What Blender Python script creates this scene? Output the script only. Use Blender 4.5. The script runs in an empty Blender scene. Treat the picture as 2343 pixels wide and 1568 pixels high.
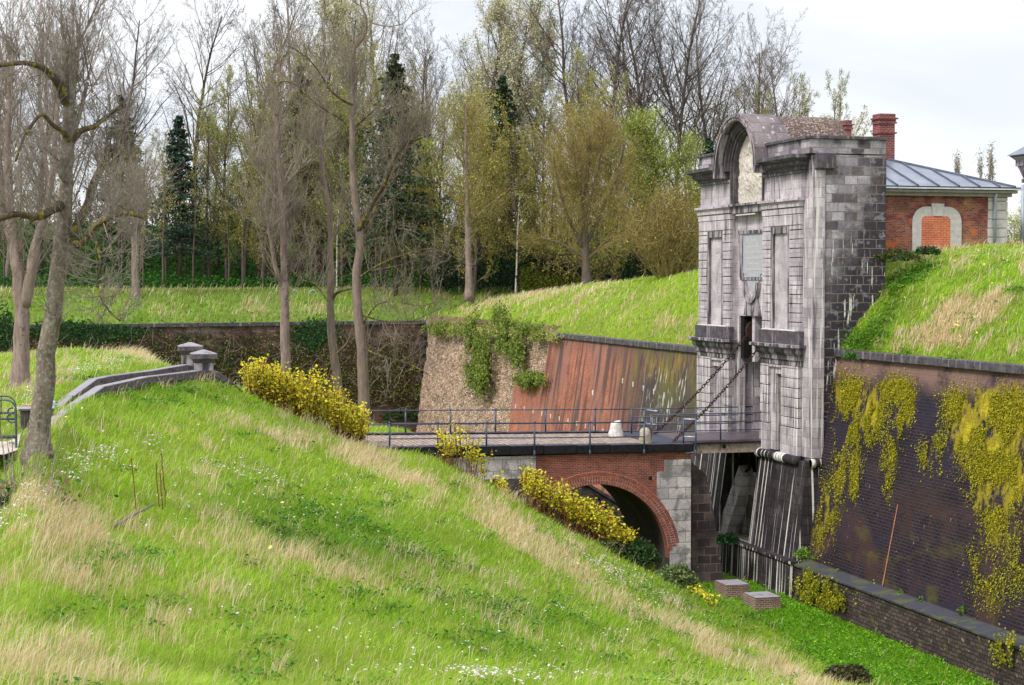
import bpy, math, random
import numpy as np
from mathutils import Vector
R_=math.radians
C=bpy.context.scene.collection
rng=np.random.default_rng(7); random.seed(7)
# ---------------------------------------------------------------- camera model (used to survey positions off the photograph)
F=4000.;YAW=R_(-15.5);PIT=math.atan(143/4000.);EYE=np.array([0,0,7.4])
def ray(px,py):
    x=(px-1171.5)/F; y=1.; z=-(py-784)/F
    c,s=math.cos(PIT),math.sin(PIT); y,z=y*c+z*s,-y*s+z*c
    c,s=math.cos(YAW),math.sin(YAW)
    return np.array([x*c-y*s,x*s+y*c,z])
def PZ(px,py,z): r=ray(px,py); return EYE+r*(z-EYE[2])/r[2]
def PX(px,py,X): r=ray(px,py); return EYE+r*X/r[0]
def PY(px,py,Y): r=ray(px,py); return EYE+r*Y/r[1]
def PD(px,py,d): r=ray(px,py); return EYE+r*d/(r[0]*math.sin(-YAW)+r[1]*math.cos(YAW))
def DEP(p): return p[0]*math.sin(-YAW)+p[1]*math.cos(YAW)
def proj(P):
    P=np.asarray(P,float)-EYE; c,s=math.cos(-YAW),math.sin(-YAW)
    x=P[...,0]*c-P[...,1]*s; y=P[...,0]*s+P[...,1]*c; z=P[...,2]
    c,s=math.cos(PIT),math.sin(PIT); y,z=y*c-z*s,y*s+z*c
    return 1171.5+F*x/y,784-F*z/y
def plan(px,d):            # ground-plan position of photo column px at distance d
    p=PD(px,641,d); return p[0],p[1]
# ---------------------------------------------------------------- objects
def thing(name,label,cat,loc=(0,0,0),group=None,rz=0):
    o=bpy.data.objects.new(name,None); C.objects.link(o); o.location=loc; o.rotation_euler=(0,0,rz)
    o.empty_display_size=.3
    tag(o,label,cat,group); return o
def tag(o,label=None,cat=None,group=None,kind=None):
    if label: o['label']=label
    if cat: o['category']=cat
    if group: o['group']=group
    if kind: o['kind']=kind
    return o
def link(name,me,mat=None,parent=None):
    o=bpy.data.objects.new(name,me); C.objects.link(o)
    if mat is not None and not me.materials: me.materials.append(mat)
    if parent is not None: o.parent=parent
    return o
def npmesh(name,V,Fc,col=None,smooth=False,mat=None):
    V=np.asarray(V,np.float32); Fc=np.asarray(Fc,np.int32); k=Fc.shape[1]; m=len(Fc)
    me=bpy.data.meshes.new(name); me.vertices.add(len(V)); me.vertices.foreach_set('co',V.ravel())
    me.loops.add(m*k); me.loops.foreach_set('vertex_index',Fc.ravel())
    me.polygons.add(m); me.polygons.foreach_set('loop_start',np.arange(0,m*k,k,dtype=np.int32))
    try: me.polygons.foreach_set('loop_total',np.full(m,k,np.int32))
    except Exception: pass
    if col is not None:
        a=me.color_attributes.new('Col','FLOAT_COLOR','POINT'); c=np.ones((len(V),4),np.float32); c[:,:3]=col
        a.data.foreach_set('color',c.ravel())
    me.update(calc_edges=True)
    me.polygons.foreach_set('use_smooth',np.full(m,smooth))
    if mat: me.materials.append(mat)
    return me
class MB:
    def __init__(s): s.v=[]; s.f=[]
    def add(s,vs,fs):
        b=len(s.v); s.v+= [tuple(map(float,v)) for v in vs]; s.f+=[tuple(b+i for i in f) for f in fs]; return s
    def box(s,x0,x1,y0,y1,z0,z1,j=0):
        if j: x0,x1,y0,y1,z0,z1=[a+random.uniform(-j,j) for a in (x0,x1,y0,y1,z0,z1)]
        return s.add([(x0,y0,z0),(x1,y0,z0),(x1,y1,z0),(x0,y1,z0),(x0,y0,z1),(x1,y0,z1),(x1,y1,z1),(x0,y1,z1)],
          [(0,3,2,1),(4,5,6,7),(0,1,5,4),(1,2,6,5),(2,3,7,6),(3,0,4,7)])
    def fru(s,b,t):       # b,t=(x0,x1,y0,y1,z)
        x0,x1,y0,y1,z0=b; a0,a1,c0,c1,z1=t
        return s.add([(x0,y0,z0),(x1,y0,z0),(x1,y1,z0),(x0,y1,z0),(a0,c0,z1),(a1,c0,z1),(a1,c1,z1),(a0,c1,z1)],
          [(0,3,2,1),(4,5,6,7),(0,1,5,4),(1,2,6,5),(2,3,7,6),(3,0,4,7)])
    def hexa(s,b,t):      # 4 bottom + 4 top corners
        return s.add(list(b)+list(t),[(0,3,2,1),(4,5,6,7),(0,1,5,4),(1,2,6,5),(2,3,7,6),(3,0,4,7)])
    def prism(s,poly,a,b,ax='y'):   # polygon in the plane normal to ax, extruded a..b
        n=len(poly)
        def P(p,t): return {'y':(p[0],t,p[1]),'x':(t,p[0],p[1]),'z':(p[0],p[1],t)}[ax]
        return s.add([P(p,a) for p in poly]+[P(p,b) for p in poly],[tuple(range(n)),tuple(range(2*n-1,n-1,-1))]+[(i,i+n,(i+1)%n+n,(i+1)%n) for i in range(n)])
    def tube(s,pts,rad,n=8,cap=True):
        pts=[Vector(p) for p in pts]; m=len(pts)
        if not hasattr(rad,'__len__'): rad=[rad]*m
        b=len(s.v); u=None
        for i,p in enumerate(pts):
            t=(pts[min(i+1,m-1)]-pts[max(i-1,0)]).normalized()
            if u is None: u=t.orthogonal().normalized()
            u=(u-t*u.dot(t)).normalized(); w=t.cross(u)
            for k in range(n):
                a=2*math.pi*k/n; q=p+(u*math.cos(a)+w*math.sin(a))*rad[i]; s.v.append((q.x,q.y,q.z))
        for i in range(m-1):
            for k in range(n):
                s.f.append((b+i*n+k,b+i*n+(k+1)%n,b+(i+1)*n+(k+1)%n,b+(i+1)*n+k))
        if cap: s.f.append(tuple(b+k for k in range(n-1,-1,-1))); s.f.append(tuple(b+(m-1)*n+k for k in range(n)))
        return s
    def lathe(s,c,prof,n=12,sx=1,sy=1):
        b=len(s.v); m=len(prof)
        for r,z in prof:
            for k in range(n):
                a=2*math.pi*k/n; s.v.append((c[0]+r*sx*math.cos(a),c[1]+r*sy*math.sin(a),c[2]+z))
        for i in range(m-1):
            for k in range(n): s.f.append((b+i*n+k,b+i*n+(k+1)%n,b+(i+1)*n+(k+1)%n,b+(i+1)*n+k))
        s.f.append(tuple(b+k for k in range(n-1,-1,-1))); s.f.append(tuple(b+(m-1)*n+k for k in range(n)))
        return s
    def arc(s,Yc,zc,r0,r1,x0,x1,a0=0,a1=180,n=40,ax='x',gap=0):   # annular sector, thick along ax
        N=n
        for i in range(N):
            t0=R_(a0+(a1-a0)*(i+gap/2)/N); t1=R_(a0+(a1-a0)*(i+1-gap/2)/N)
            q=[(Yc+r*math.cos(t),zc+r*math.sin(t)) for r,t in((r0,t0),(r1,t0),(r1,t1),(r0,t1))]
            if gap: s.prism(q,x0,x1,ax)
            else:
                def P(p,t): return (t,p[0],p[1]) if ax=='x' else (p[0],t,p[1])
                f=[(0,1,2,3),(7,6,5,4),(1,5,6,2),(4,0,3,7)]
                if i==0: f.append((0,4,5,1))
                if i==N-1: f.append((3,2,6,7))
                s.add([P(p,x0) for p in q]+[P(p,x1) for p in q],f)
        return s
    def obj(s,name,mat,parent=None,bevel=0,smooth=False):
        off=Vector(parent_loc(parent)) if parent is not None else Vector((0,0,0))
        me=bpy.data.meshes.new(name); me.from_pydata([(x-off.x,y-off.y,z-off.z) for x,y,z in s.v],[],s.f); me.update()
        import bmesh
        bm=bmesh.new(); bm.from_mesh(me); bmesh.ops.recalc_face_normals(bm,faces=bm.faces); bm.to_mesh(me); bm.free()
        if smooth: me.polygons.foreach_set('use_smooth',[True]*len(me.polygons))
        o=link(name,me,mat,parent)
        if bevel:
            b=o.modifiers.new('b','BEVEL'); b.width=bevel; b.segments=1; b.limit_method='ANGLE'
        return o
def parent_loc(p):
    v=Vector(p.location)
    while p.parent: p=p.parent; v+=Vector(p.location)
    return v
# value noise on the plan, vectorised
_T=rng.random((256,256))
def vnoise(x,y,s=1.,o=0):
    x=np.asarray(x)*s+o*17.3; y=np.asarray(y)*s+o*9.1
    xi=np.floor(x).astype(int); yi=np.floor(y).astype(int); fx=x-xi; fy=y-yi; fx=fx*fx*(3-2*fx); fy=fy*fy*(3-2*fy)
    g=lambda a,b:_T[a%256,b%256]
    return (g(xi,yi)*(1-fx)+g(xi+1,yi)*fx)*(1-fy)+(g(xi,yi+1)*(1-fx)+g(xi+1,yi+1)*fx)*fy
def fbm(x,y,s=1.,o=0,n=4): return sum(vnoise(x,y,s*2**i,o+i)*.5**(i+1) for i in range(n))/(1-.5**n)
# ---------------------------------------------------------------- shader nodes
class G:
    def __init__(s,name,rough=.85,spec=.2):
        s.m=bpy.data.materials.new(name); s.m.use_nodes=True; s.nt=s.m.node_tree; s.nt.nodes.clear()
        s.out=s.N('ShaderNodeOutputMaterial'); s.b=s.N('ShaderNodeBsdfPrincipled'); s.L(s.b.outputs[0],s.out.inputs[0])
        s.b.inputs['Roughness'].default_value=rough; s.b.inputs['Specular IOR Level'].default_value=spec
        s._uv=None; s._g=None
    def N(s,t): return s.nt.nodes.new(t)
    def L(s,a,b):
        if isinstance(a,(int,float)): b.default_value=a
        elif isinstance(a,(tuple,list)): b.default_value=(tuple(a)+(1,))[:4] if len(b.default_value)==4 else tuple(a)
        else: s.nt.links.new(a,b)
    def M(s,op,a,b=0.,c=0.,cl=False):
        n=s.N('ShaderNodeMath'); n.operation=op; n.use_clamp=cl; s.L(a,n.inputs[0]); s.L(b,n.inputs[1]); s.L(c,n.inputs[2]); return n.outputs[0]
    def mix(s,f,a,b,mode='MIX'):
        n=s.N('ShaderNodeMix'); n.data_type='RGBA'; n.blend_type=mode; s.L(f,n.inputs[0]); s.L(a,n.inputs[6]); s.L(b,n.inputs[7]); return n.outputs[2]
    def mr(s,v,a,b,c=0.,d=1.,sm=True):
        n=s.N('ShaderNodeMapRange'); n.interpolation_type='SMOOTHSTEP' if sm else 'LINEAR'; s.L(v,n.inputs[0])
        for i,q in enumerate((a,b,c,d)): s.L(q,n.inputs[1+i])
        return n.outputs[0]
    def comb(s,x,y,z=0.):
        n=s.N('ShaderNodeCombineXYZ'); s.L(x,n.inputs[0]); s.L(y,n.inputs[1]); s.L(z,n.inputs[2]); return n.outputs[0]
    @property
    def geo(s):
        if s._g is None:
            s._g=s.N('ShaderNodeNewGeometry'); a=s.N('ShaderNodeSeparateXYZ'); s.L(s._g.outputs['Position'],a.inputs[0])
            s.x,s.y,s.z=a.outputs; b=s.N('ShaderNodeSeparateXYZ'); s.L(s._g.outputs['True Normal'],b.inputs[0]); s.nx,s.ny,s.nz=b.outputs
        return s._g
    def pos(s): s.geo; return s._g.outputs['Position']
    def uv(s):
        if s._uv is None:
            s.geo; fx=s.M('GREATER_THAN',s.M('ABSOLUTE',s.nx),.7); fz=s.M('GREATER_THAN',s.M('ABSOLUTE',s.nz),.75)
            u=s.M('ADD',s.M('MULTIPLY',s.x,s.M('SUBTRACT',1.,fx)),s.M('MULTIPLY',s.y,fx))
            v=s.M('ADD',s.M('MULTIPLY',s.z,s.M('SUBTRACT',1.,fz)),s.M('MULTIPLY',s.y,fz)); s._uv=(u,v)
        return s._uv
    def noise(s,vec,sc=1.,det=4.,ro=.55):
        n=s.N('ShaderNodeTexNoise'); s.L(vec,n.inputs['Vector']); n.inputs['Scale'].default_value=sc; n.inputs['Detail'].default_value=det; n.inputs['Roughness'].default_value=ro; return n.outputs[0]
    def blot(s,su,sv,lo,hi,seed=0.,det=4.,ro=.6):
        u,v=s.uv(); return s.mr(s.noise(s.comb(s.M('MULTIPLY',u,su),s.M('MULTIPLY',v,sv),seed),1.,det,ro),lo,hi)
    def gr(s,ax,a,b):
        s.geo; return s.mr({'x':s.x,'y':s.y,'z':s.z}[ax],a,b)
    def mul(s,*a):
        r=a[0]
        for q in a[1:]: r=s.M('MULTIPLY',r,q)
        return r
    def fin(s,col,h=None,dist=.02,strength=.6):
        s.L(col,s.b.inputs['Base Color'])
        if h is not None:
            n=s.N('ShaderNodeBump'); n.inputs['Distance'].default_value=dist; n.inputs['Strength'].default_value=strength; s.L(h,n.inputs['Height']); s.L(n.outputs[0],s.b.inputs['Normal'])
        return s.m
def brickmat(name,bw,bh,c1,c2,mortar,ms=.01,layers=(),rough=.85,offs=.5,bump=.6,dist=.02,jit=.02,squash=1.,spec=.2,re=None):
    g=G(name,rough,spec); u,v=g.uv()
    wob=g.noise(g.comb(u,v),1.7,3.); wob2=g.noise(g.comb(u,v,5.),2.1,3.)
    uu=g.M('ADD',u,g.M('MULTIPLY',g.M('SUBTRACT',wob,.5),jit*2)); vv=g.M('ADD',v,g.M('MULTIPLY',g.M('SUBTRACT',wob2,.5),jit))
    n=g.N('ShaderNodeTexBrick'); g.L(g.comb(uu,vv),n.inputs['Vector']); n.offset=offs; n.squash=squash; n.squash_frequency=2
    for k,q in(('Color1',c1),('Color2',c2),('Mortar',mortar)): g.L(q,n.inputs[k])
    n.inputs['Scale'].default_value=1.; n.inputs['Brick Width'].default_value=bw; n.inputs['Row Height'].default_value=bh
    n.inputs['Mortar Size'].default_value=ms; n.inputs['Mortar Smooth'].default_value=.25; n.inputs['Bias'].default_value=0.
    col=n.outputs[0]; fac=n.outputs[1]
    grime=g.noise(g.comb(u,v,3.),.9,6.,.65)
    col=g.mix(1.,col,g.mix(g.mr(grime,.3,.7),(.72,.70,.72),(1.18,1.16,1.14)),'MULTIPLY')
    fine=g.noise(g.comb(g.M('MULTIPLY',u,1.),v,8.),14.,4.,.7)
    col=g.mix(1.,col,g.mix(g.mr(fine,.3,.7),(.78,.78,.78),(1.2,1.2,1.2)),'MULTIPLY')
    for L in layers:
        f,c=L(g); col=g.mix(f,col,c)
    if re: col=g.mix(g.M('MULTIPLY',fac,g.mr(g.noise(g.comb(u,v,7.),1.1,4.),.3,.55,.25,re[1])),col,re[0])
    h=g.M('ADD',g.M('MULTIPLY',fac,-1.),g.M('MULTIPLY',fine,.8))
    return g.fin(col,h,dist,bump)
def plain(name,c,rough=.7,spec=.3,metal=0,var=.25,sc=3.,sx=1.,sv=1.,layers=(),bump=.3,dist=.01):
    g=G(name,rough,spec); g.b.inputs['Metallic'].default_value=metal; u,v=g.uv()
    n=g.noise(g.comb(g.M('MULTIPLY',u,sx),g.M('MULTIPLY',v,sv),1.),sc,5.,.65)
    col=g.mix(g.mr(n,.3,.7),tuple(x*(1-var) for x in c),tuple(min(1,x*(1+var)) for x in c))
    for L in layers:
        f,q=L(g); col=g.mix(f,col,q)
    return g.fin(col,n,dist,bump)
def leafmat(name,trans=.35,rough=.6,gain=1.):
    g=G(name,rough,.25); a=g.N('ShaderNodeAttribute'); a.attribute_name='Col'
    c=g.mix(1.,a.outputs['Color'],(gain,gain,gain),'MULTIPLY')
    g.L(c,g.b.inputs['Base Color'])
    t=g.N('ShaderNodeBsdfTranslucent'); g.L(c,t.inputs[0]); m=g.N('ShaderNodeMixShader'); m.inputs[0].default_value=trans
    g.L(g.b.outputs[0],m.inputs[1]); g.L(t.outputs[0],m.inputs[2]); g.L(m.outputs[0],g.out.inputs[0]); return g.m
def layer(color,*masks):           # masks: tuples ('b',su,sv,lo,hi,seed) blotch, ('g',axis,a,b) gradient, number
    def f(g):
        r=None
        for m in masks:
            if isinstance(m,(int,float)): q=float(m)
            elif m[0]=='b': q=g.blot(*m[1:])
            elif m[0]=='g': q=g.gr(*m[1:])
            elif m[0]=='up': g.geo; q=g.mr(g.nz,.3,.8)
            elif m[0]=='face': g.geo; q=g.M('GREATER_THAN',g.M('ABSOLUTE',{'x':g.nx,'y':g.ny}[m[1]]),.7)
            r=q if r is None else g.M('MULTIPLY',r,q)
        return r,color
    return f
# ---------------------------------------------------------------- materials
RB=.175
def rq(px,py):
    r=ray(px,py); t=(34.45-(4.1-EYE[2])*RB)/(r[0]-r[2]*RB); return EYE+r*t
WALLMOSS=[(1945,905,38,50,1.),(1995,945,34,60,1.),(2045,890,38,34,1.),(2080,930,16,50,.8),(1985,985,30,34,.7),(1925,1080,16,90,.7),(1960,1060,18,60,.55),(2045,1020,12,90,.6),(1890,1180,30,110,.6),(1870,1230,30,70,.55),
  (2190,930,36,50,.8),(2215,990,44,80,1.),(2262,930,44,50,1.),(2320,960,46,90,1.),(2285,1040,50,90,1.),(2255,1120,36,70,.8),(2320,1110,40,80,.9),(2275,1210,22,80,.7),(2150,1030,18,60,.5),(2120,1050,20,40,.45),(2310,1230,36,70,.55),(2270,1350,40,60,.55)]
def mossmask(g,blobs,fn,seed=2.,lo=.40,hi=.52,su=2.6,sv=1.3):
    g.geo; tot=None
    for px,py,sx,sy,a in blobs:
        c=fn(px,py); ey=abs(fn(px+sx,py)[1]-fn(px-sx,py)[1])/2*1.15; ez=abs(fn(px,py+sy)[2]-fn(px,py-sy)[2])/2*1.15
        u=g.M('MULTIPLY',g.M('SUBTRACT',g.y,float(c[1])),1/ey); v=g.M('MULTIPLY',g.M('SUBTRACT',g.z,float(c[2])),1/ez)
        e=g.M('MULTIPLY',g.M('EXPONENT',g.M('MULTIPLY',g.M('ADD',g.M('MULTIPLY',u,u),g.M('MULTIPLY',v,v)),-1.)),float(a))
        tot=e if tot is None else g.M('MAXIMUM',tot,e)
    n=g.noise(g.comb(g.M('MULTIPLY',g.y,su),g.M('MULTIPLY',g.z,sv),seed),1.,6.,.75)
    return g.mr(g.M('ADD',g.M('MULTIPLY',tot,.40),n),lo+.34,hi+.34)
WH=(.78,.73,.68); DK=(.035,.03,.036); DKB=(.06,.045,.045)
M={}
streakW=lambda a=.62,b=.68,s=1,sv=.12: ('b',5.5,sv,a,b,s)
M['ashlar']=brickmat('pale_ashlar',.9,.41,(.58,.525,.56),(.47,.425,.455),(.26,.23,.245),.008,[
  layer((.20,.17,.185),('b',2.6,.35,.50,.68,4.),.7),
  layer((.035,.03,.036),('b',2.,.22,.57,.70,9.),.9),layer((.04,.034,.04),('g','z',11.6,12.3),('b',2.4,.5,.36,.52,19.),.85),
  layer((.74,.71,.69),('b',4.,.18,.58,.70,2.),.8),
  layer((.24,.16,.07),('b',3.,1.,.70,.82,6.),.6)],bump=.5,jit=.01)
M['ashlar_low']=brickmat('washed_ashlar',.8,.44,(.56,.51,.54),(.38,.34,.365),(.16,.14,.15),.008,[
  layer((.10,.085,.095),('b',3.,.3,.50,.66,4.),.8),
  layer(WH,('b',6.5,.16,.54,.62,2.),.9)],bump=.6,jit=.01)
M['trim']=plain('weathered_trim_stone',(.36,.315,.34),.8,.2,0,.25,3.,1.4,.8,[
  layer((.035,.03,.036),('b',3.5,.4,.42,.56,3.),.9),layer((.62,.58,.57),('b',6.,.5,.6,.7,5.),.6)],bump=.4)
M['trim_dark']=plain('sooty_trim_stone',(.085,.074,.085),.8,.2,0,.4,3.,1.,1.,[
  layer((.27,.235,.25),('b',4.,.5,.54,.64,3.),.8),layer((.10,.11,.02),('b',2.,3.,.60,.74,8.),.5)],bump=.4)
M['panel']=brickmat('niche_infill_stone',.7,.3,(.42,.39,.41),(.52,.49,.51),(.5,.48,.5),.012,[
  layer((.2,.18,.19),('b',2.,.8,.5,.7,4.),.6),layer((.75,.73,.72),('b',9.,.2,.60,.68,2.),.8)],jit=.04)
M['cream']=plain('cream_limestone',(.58,.52,.45),.85,.15,0,.18,5.,1.,1.,[layer((.2,.16,.14),('b',3.,.6,.62,.75,3.),.7)],bump=.6,dist=.02)
M['slate']=plain('bluish_plaque_stone',(.40,.405,.44),.6,.3,0,.1,4.,1.,1.,[layer((.6,.6,.6),('b',6.,.5,.6,.75,3.),.5)],bump=.1)
M['faded']=plain('faded_lettering',(.52,.47,.42),.7,.2,0,.1,9.)
# near flank: blackened blocks, paler at the upper left, lime running out of the joints
def flank():
    def darkmask(g):
        g.geo
        t=g.M('ADD',g.M('MULTIPLY',g.M('SUBTRACT',g.x,33.3),.33),g.M('MULTIPLY',g.M('SUBTRACT',12.,g.z),.13))
        n=g.noise(g.comb(g.x,g.z,4.),.9,5.,.7)
        return g.mr(g.M('ADD',t,g.M('MULTIPLY',n,1.1)),1.1,1.75),(.045,.038,.047)
    return brickmat('blackened_block_wall',.62,.40,(.52,.48,.53),(.10,.086,.108),(.24,.19,.15),.02,[darkmask,
      layer((.30,.28,.31),('b',2.4,2.6,.56,.62,12.),.55),
      layer((.02,.017,.024),('b',1.2,1.5,.55,.7,3.),.7),
      layer(WH,('b',5.,.42,.60,.615,5.),('g','z',9.9,8.6),.95),
      layer((.10,.07,.055),('b',2.,.8,.55,.7,15.),('g','z',13.,11.8),.6)],bump=1.,dist=.04,jit=.06,re=((.30,.24,.20),.8))
M['flank']=flank()
M['scarp']=brickmat('black_scarp_stone',.75,.42,(.026,.022,.027),(.05,.041,.045),(.018,.015,.018),.014,[
  layer(WH,('b',5.5,.055,.57,.60,3.),.95),layer((.16,.14,.14),('b',1.5,1.2,.55,.75,6.),.5),
  layer((.3,.25,.2),('b',11.,.12,.64,.68,13.),.7)],bump=.7,rough=.75)
M['pit']=brickmat('dark_pit_stone',.8,.45,(.28,.26,.23),(.2,.19,.16),(.08,.07,.06),.015,[
  layer((.075,.09,.03),('b',.8,.5,.45,.65,3.),.7),layer((.03,.025,.03),('b',1.,.7,.5,.7,6.),.8)])
M['pit_light']=brickmat('pale_pit_stone',.9,.5,(.52,.48,.46),(.42,.39,.36),(.12,.1,.1),.012,[
  layer((.13,.15,.06),('b',1.,.5,.5,.7,3.),.7),layer((.06,.05,.05),('b',1.,.5,.56,.7,6.),.7)])
M['void']=plain('void_black',(.02,.017,.018),.9,.1)  # near-black: the shade of slots and openings put into the colour
M['roofstone_old']=plain('lichened_vault_stone',(.20,.135,.12),.95,.05,0,.35,5.,1.,1.,[
  layer((.55,.5,.47),('b',5.5,5.5,.53,.58,3.),.85),layer((.24,.15,.06),('b',1.2,1.2,.62,.74,7.),.5)],bump=.7,dist=.05)
def liche():
    g=G('lichened_vault_stone',.95,.05); p=g.pos(); a=g.noise(p,9.,6.,.75); b=g.noise(p,1.1,4.); c=g.noise(p,30.,3.)
    col=g.mix(g.mr(c,.3,.7),(.135,.085,.07),(.085,.058,.052)); col=g.mix(g.M('MULTIPLY',g.mr(a,.50,.60),g.mr(b,.35,.55,.35,1.)),col,(.44,.39,.36)); col=g.mix(g.mr(g.noise(p,2.2,3.),.6,.7,0.,.6),col,(.28,.17,.06))
    return g.fin(col,a,.06,.8)
M['roofstone']=liche()
M['roofslab']=brickmat('arch_slab_stone',1.1,.75,(.14,.115,.125),(.22,.185,.19),(.06,.05,.055),.01,[
  layer((.5,.46,.45),('b',3.,3.,.58,.66,3.),.7),layer((.42,.22,.03),('b',2.,2.,.55,.65,4.),('g','x',32.75,32.45),.95)])
# bricks
M['bridge_brick']=brickmat('red_bridge_brick',.24,.078,(.30,.075,.045),(.17,.05,.04),(.33,.22,.17),.010,[
  layer((.55,.42,.36),('b',1.6,2.4,.66,.76,5.),.6),layer((.06,.03,.03),('b',1.3,1.,.6,.75,3.),.7)],bump=.8,dist=.02)
M['voussoir']=plain('arch_brick',(.29,.075,.048),.85,.2,0,.35,6.,layers=[layer((.13,.05,.05),('b',3.,3.,.5,.6,7.),.7)])
M['mortar']=plain('pale_mortar',(.46,.35,.29),.9,.1)
M['quoin']=brickmat('grey_quoin_stone',.82,.50,(.60,.56,.54),(.42,.39,.39),(.25,.2,.16),.016,[
  layer((.15,.14,.135),('b',1.6,1.3,.47,.62,4.),.8),layer((.30,.24,.06),('b',2.5,1.,.66,.75,8.),.7)],bump=.5)
M['pier_dark']=brickmat('dark_buttress_stone',.62,.40,(.055,.045,.05),(.16,.125,.115),(.26,.16,.12),.022,[
  layer((.03,.025,.03),('b',.7,.6,.42,.62,4.),.8),layer((.30,.26,.24),('b',1.6,1.8,.62,.7,7.),('g','z',-2.5,-5.5),.7)],bump=.9,dist=.04,jit=.06)
M['vault']=brickmat('dark_vault_brick',.24,.08,(.05,.04,.04),(.03,.025,.026),(.06,.05,.05),.01,[layer((.13,.11,.10),('b',.5,.5,.5,.75,4.),.5)])  # near-black brick on all vault faces, paler in random blotches
M['coping']=plain('dark_coping_stone',(.013,.012,.016),.6,.2,0,.5,4.,1.,1.,[layer((.075,.078,.115),('up',),.6)])  # near-black stone, upward faces coloured bluer and paler than the fronts
def curt():
    return brickmat('pinkish_curtain_brick',.30,.125,(.52,.20,.125),(.40,.13,.08),(.26,.11,.085),.014,[
      layer((.30,.145,.12),('b',.30,.12,.42,.60,31.),.75),
      layer((.10,.06,.055),('b',1.5,.10,.46,.58,3.),('b',.18,.05,.34,.46,21.),('g','y',118,112),.9),
      layer((.06,.05,.055),('b',1.6,.10,.30,.44,8.),('g','y',100,93),.94),
      layer((.14,.13,.045),('b',.6,.3,.38,.58,17.),('g','y',101,92),('g','z',-1.,2.),.85),
      layer((.38,.22,.04),('b',2.,.6,.46,.6,23.),('g','y',101,92),('g','z',1.,2.6),.5),
      layer((.62,.62,.52),('b',4.,.9,.56,.62,14.),('g','y',95.,93.),('g','y',86.8,88.),('g','z',2.9,2.),('g','z',-1.2,-.2),.7),
      layer((.14,.09,.08),('b',3.,.2,.46,.62,41.),('g','z',2.2,3.5),.8)],bump=.4,dist=.015,offs=.5)
M['curtain']=curt()
M['eroded']=brickmat('eroded_pale_brick',.26,.11,(.80,.61,.47),(.47,.30,.21),(.16,.10,.06),.02,[
  layer((.15,.08,.05),('b',5.,3.5,.52,.60,3.),.8),layer((.82,.68,.58),('b',2.6,3.8,.60,.66,6.),.8),
  layer((.11,.13,.03),('b',.5,.6,.60,.72,9.),.75),layer((.20,.15,.06),('g','z',2.8,4.2),.8)],bump=1.,dist=.06,jit=.1)
M['eroded_edge']=plain('dark_quoin_edge',(.06,.055,.06),.9,.1,0,.5,3.)
M['rcurtain']=brickmat('blackened_curtain_brick',.34,.13,(.013,.011,.018),(.031,.018,.023),(.072,.054,.065),.015,[
  layer((.066,.034,.032),('b',.35,.45,.46,.62,11.),('g','z',1.0,-3.),.75),
  layer((.25,.15,.125),('g','z',2.6,3.6),('b',.6,.8,.28,.5,2.),.9),
  layer((.028,.022,.045),('b',.22,.28,.50,.66,19.),.7),
  layer((.45,.36,.33),('b',6.,4.,.66,.70,5.),('b',.4,.4,.45,.6,1.),.8),
  (lambda g:(g.M('MULTIPLY',mossmask(g,WALLMOSS,rq,2.,.36,.48),.92),(.30,.235,.012))),(lambda g:(g.M('MULTIPLY',mossmask(g,WALLMOSS,rq,9.,.50,.60,5.,3.),.8),(.52,.42,.02))),
  layer((.10,.085,.02),('b',.5,.9,.52,.68,7.),('g','z',0.,-4.5),.7)],bump=1.,dist=.03,jit=.03,rough=.8)
M['plinth']=brickmat('rubble_plinth_stone',.34,.15,(.05,.038,.036),(.12,.088,.075),(.03,.022,.02),.018,[
  layer((.30,.24,.19),('b',2.8,3.4,.62,.67,4.),.8),layer((.03,.025,.03),('b',.9,1.1,.55,.7,8.),.7),layer((.13,.13,.02),('b',.8,.9,.60,.70,2.),.7)],bump=1.,dist=.06,jit=.12)
M['darkwall']=brickmat('overgrown_dark_brick',.26,.1,(.17,.085,.07),(.12,.06,.05),(.13,.085,.075),.012,[
  layer((.26,.19,.17),('b',.25,1.4,.45,.60,3.),('g','z',0.,2.6),.7),layer((.25,.18,.16),('b',.4,.9,.66,.72,8.),('g','z',1.,3.),.9),
  layer((.045,.05,.015),('b',.7,.7,.50,.66,5.),.8),layer((.035,.02,.014),('b',1.6,.8,.48,.66,9.),.8)],bump=1.,dist=.05,jit=.1)
M['moatwall']=brickmat('black_rubble_wall',.5,.3,(.05,.045,.055),(.13,.115,.11),(.20,.15,.12),.022,[layer((.02,.018,.024),('b',1.,1.,.5,.65,3.),.8)],bump=1.,dist=.04,jit=.12)
M['guard_brick']=brickmat('weathered_orange_brick',.24,.082,(.40,.12,.06),(.14,.045,.045),(.36,.25,.2),.012,[
  layer((.15,.035,.045),('b',1.1,1.6,.46,.60,3.),('g','z',9.6,10.6),.75),layer((.62,.17,.06),('b',1.4,2.,.52,.62,8.),('g','z',11.,9.8),.75),
  layer((.34,.27,.10),('b',.9,.9,.58,.68,5.),('g','x',43.8,45.),.7)],bump=.9,dist=.03,jit=.05)
M['infill_brick']=brickmat('new_orange_brick',.33,.11,(.62,.15,.065),(.55,.12,.05),(.55,.36,.26),.012,[layer((.3,.15,.12),('g','z',10.45,10.9),.6)],bump=.5)
M['chim_brick']=brickmat('chimney_brick',.25,.09,(.26,.065,.06),(.17,.045,.05),(.42,.25,.22),.012,[layer((.09,.04,.05),('b',.7,.7,.5,.7,3.),.6)],bump=.7)
M['guard_stone']=plain('pale_dressed_stone',(.52,.48,.46),.8,.2,0,.12,4.,1.,1.,[layer((.16,.13,.12),('b',1.5,1.5,.58,.72,3.),.5)])
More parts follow.
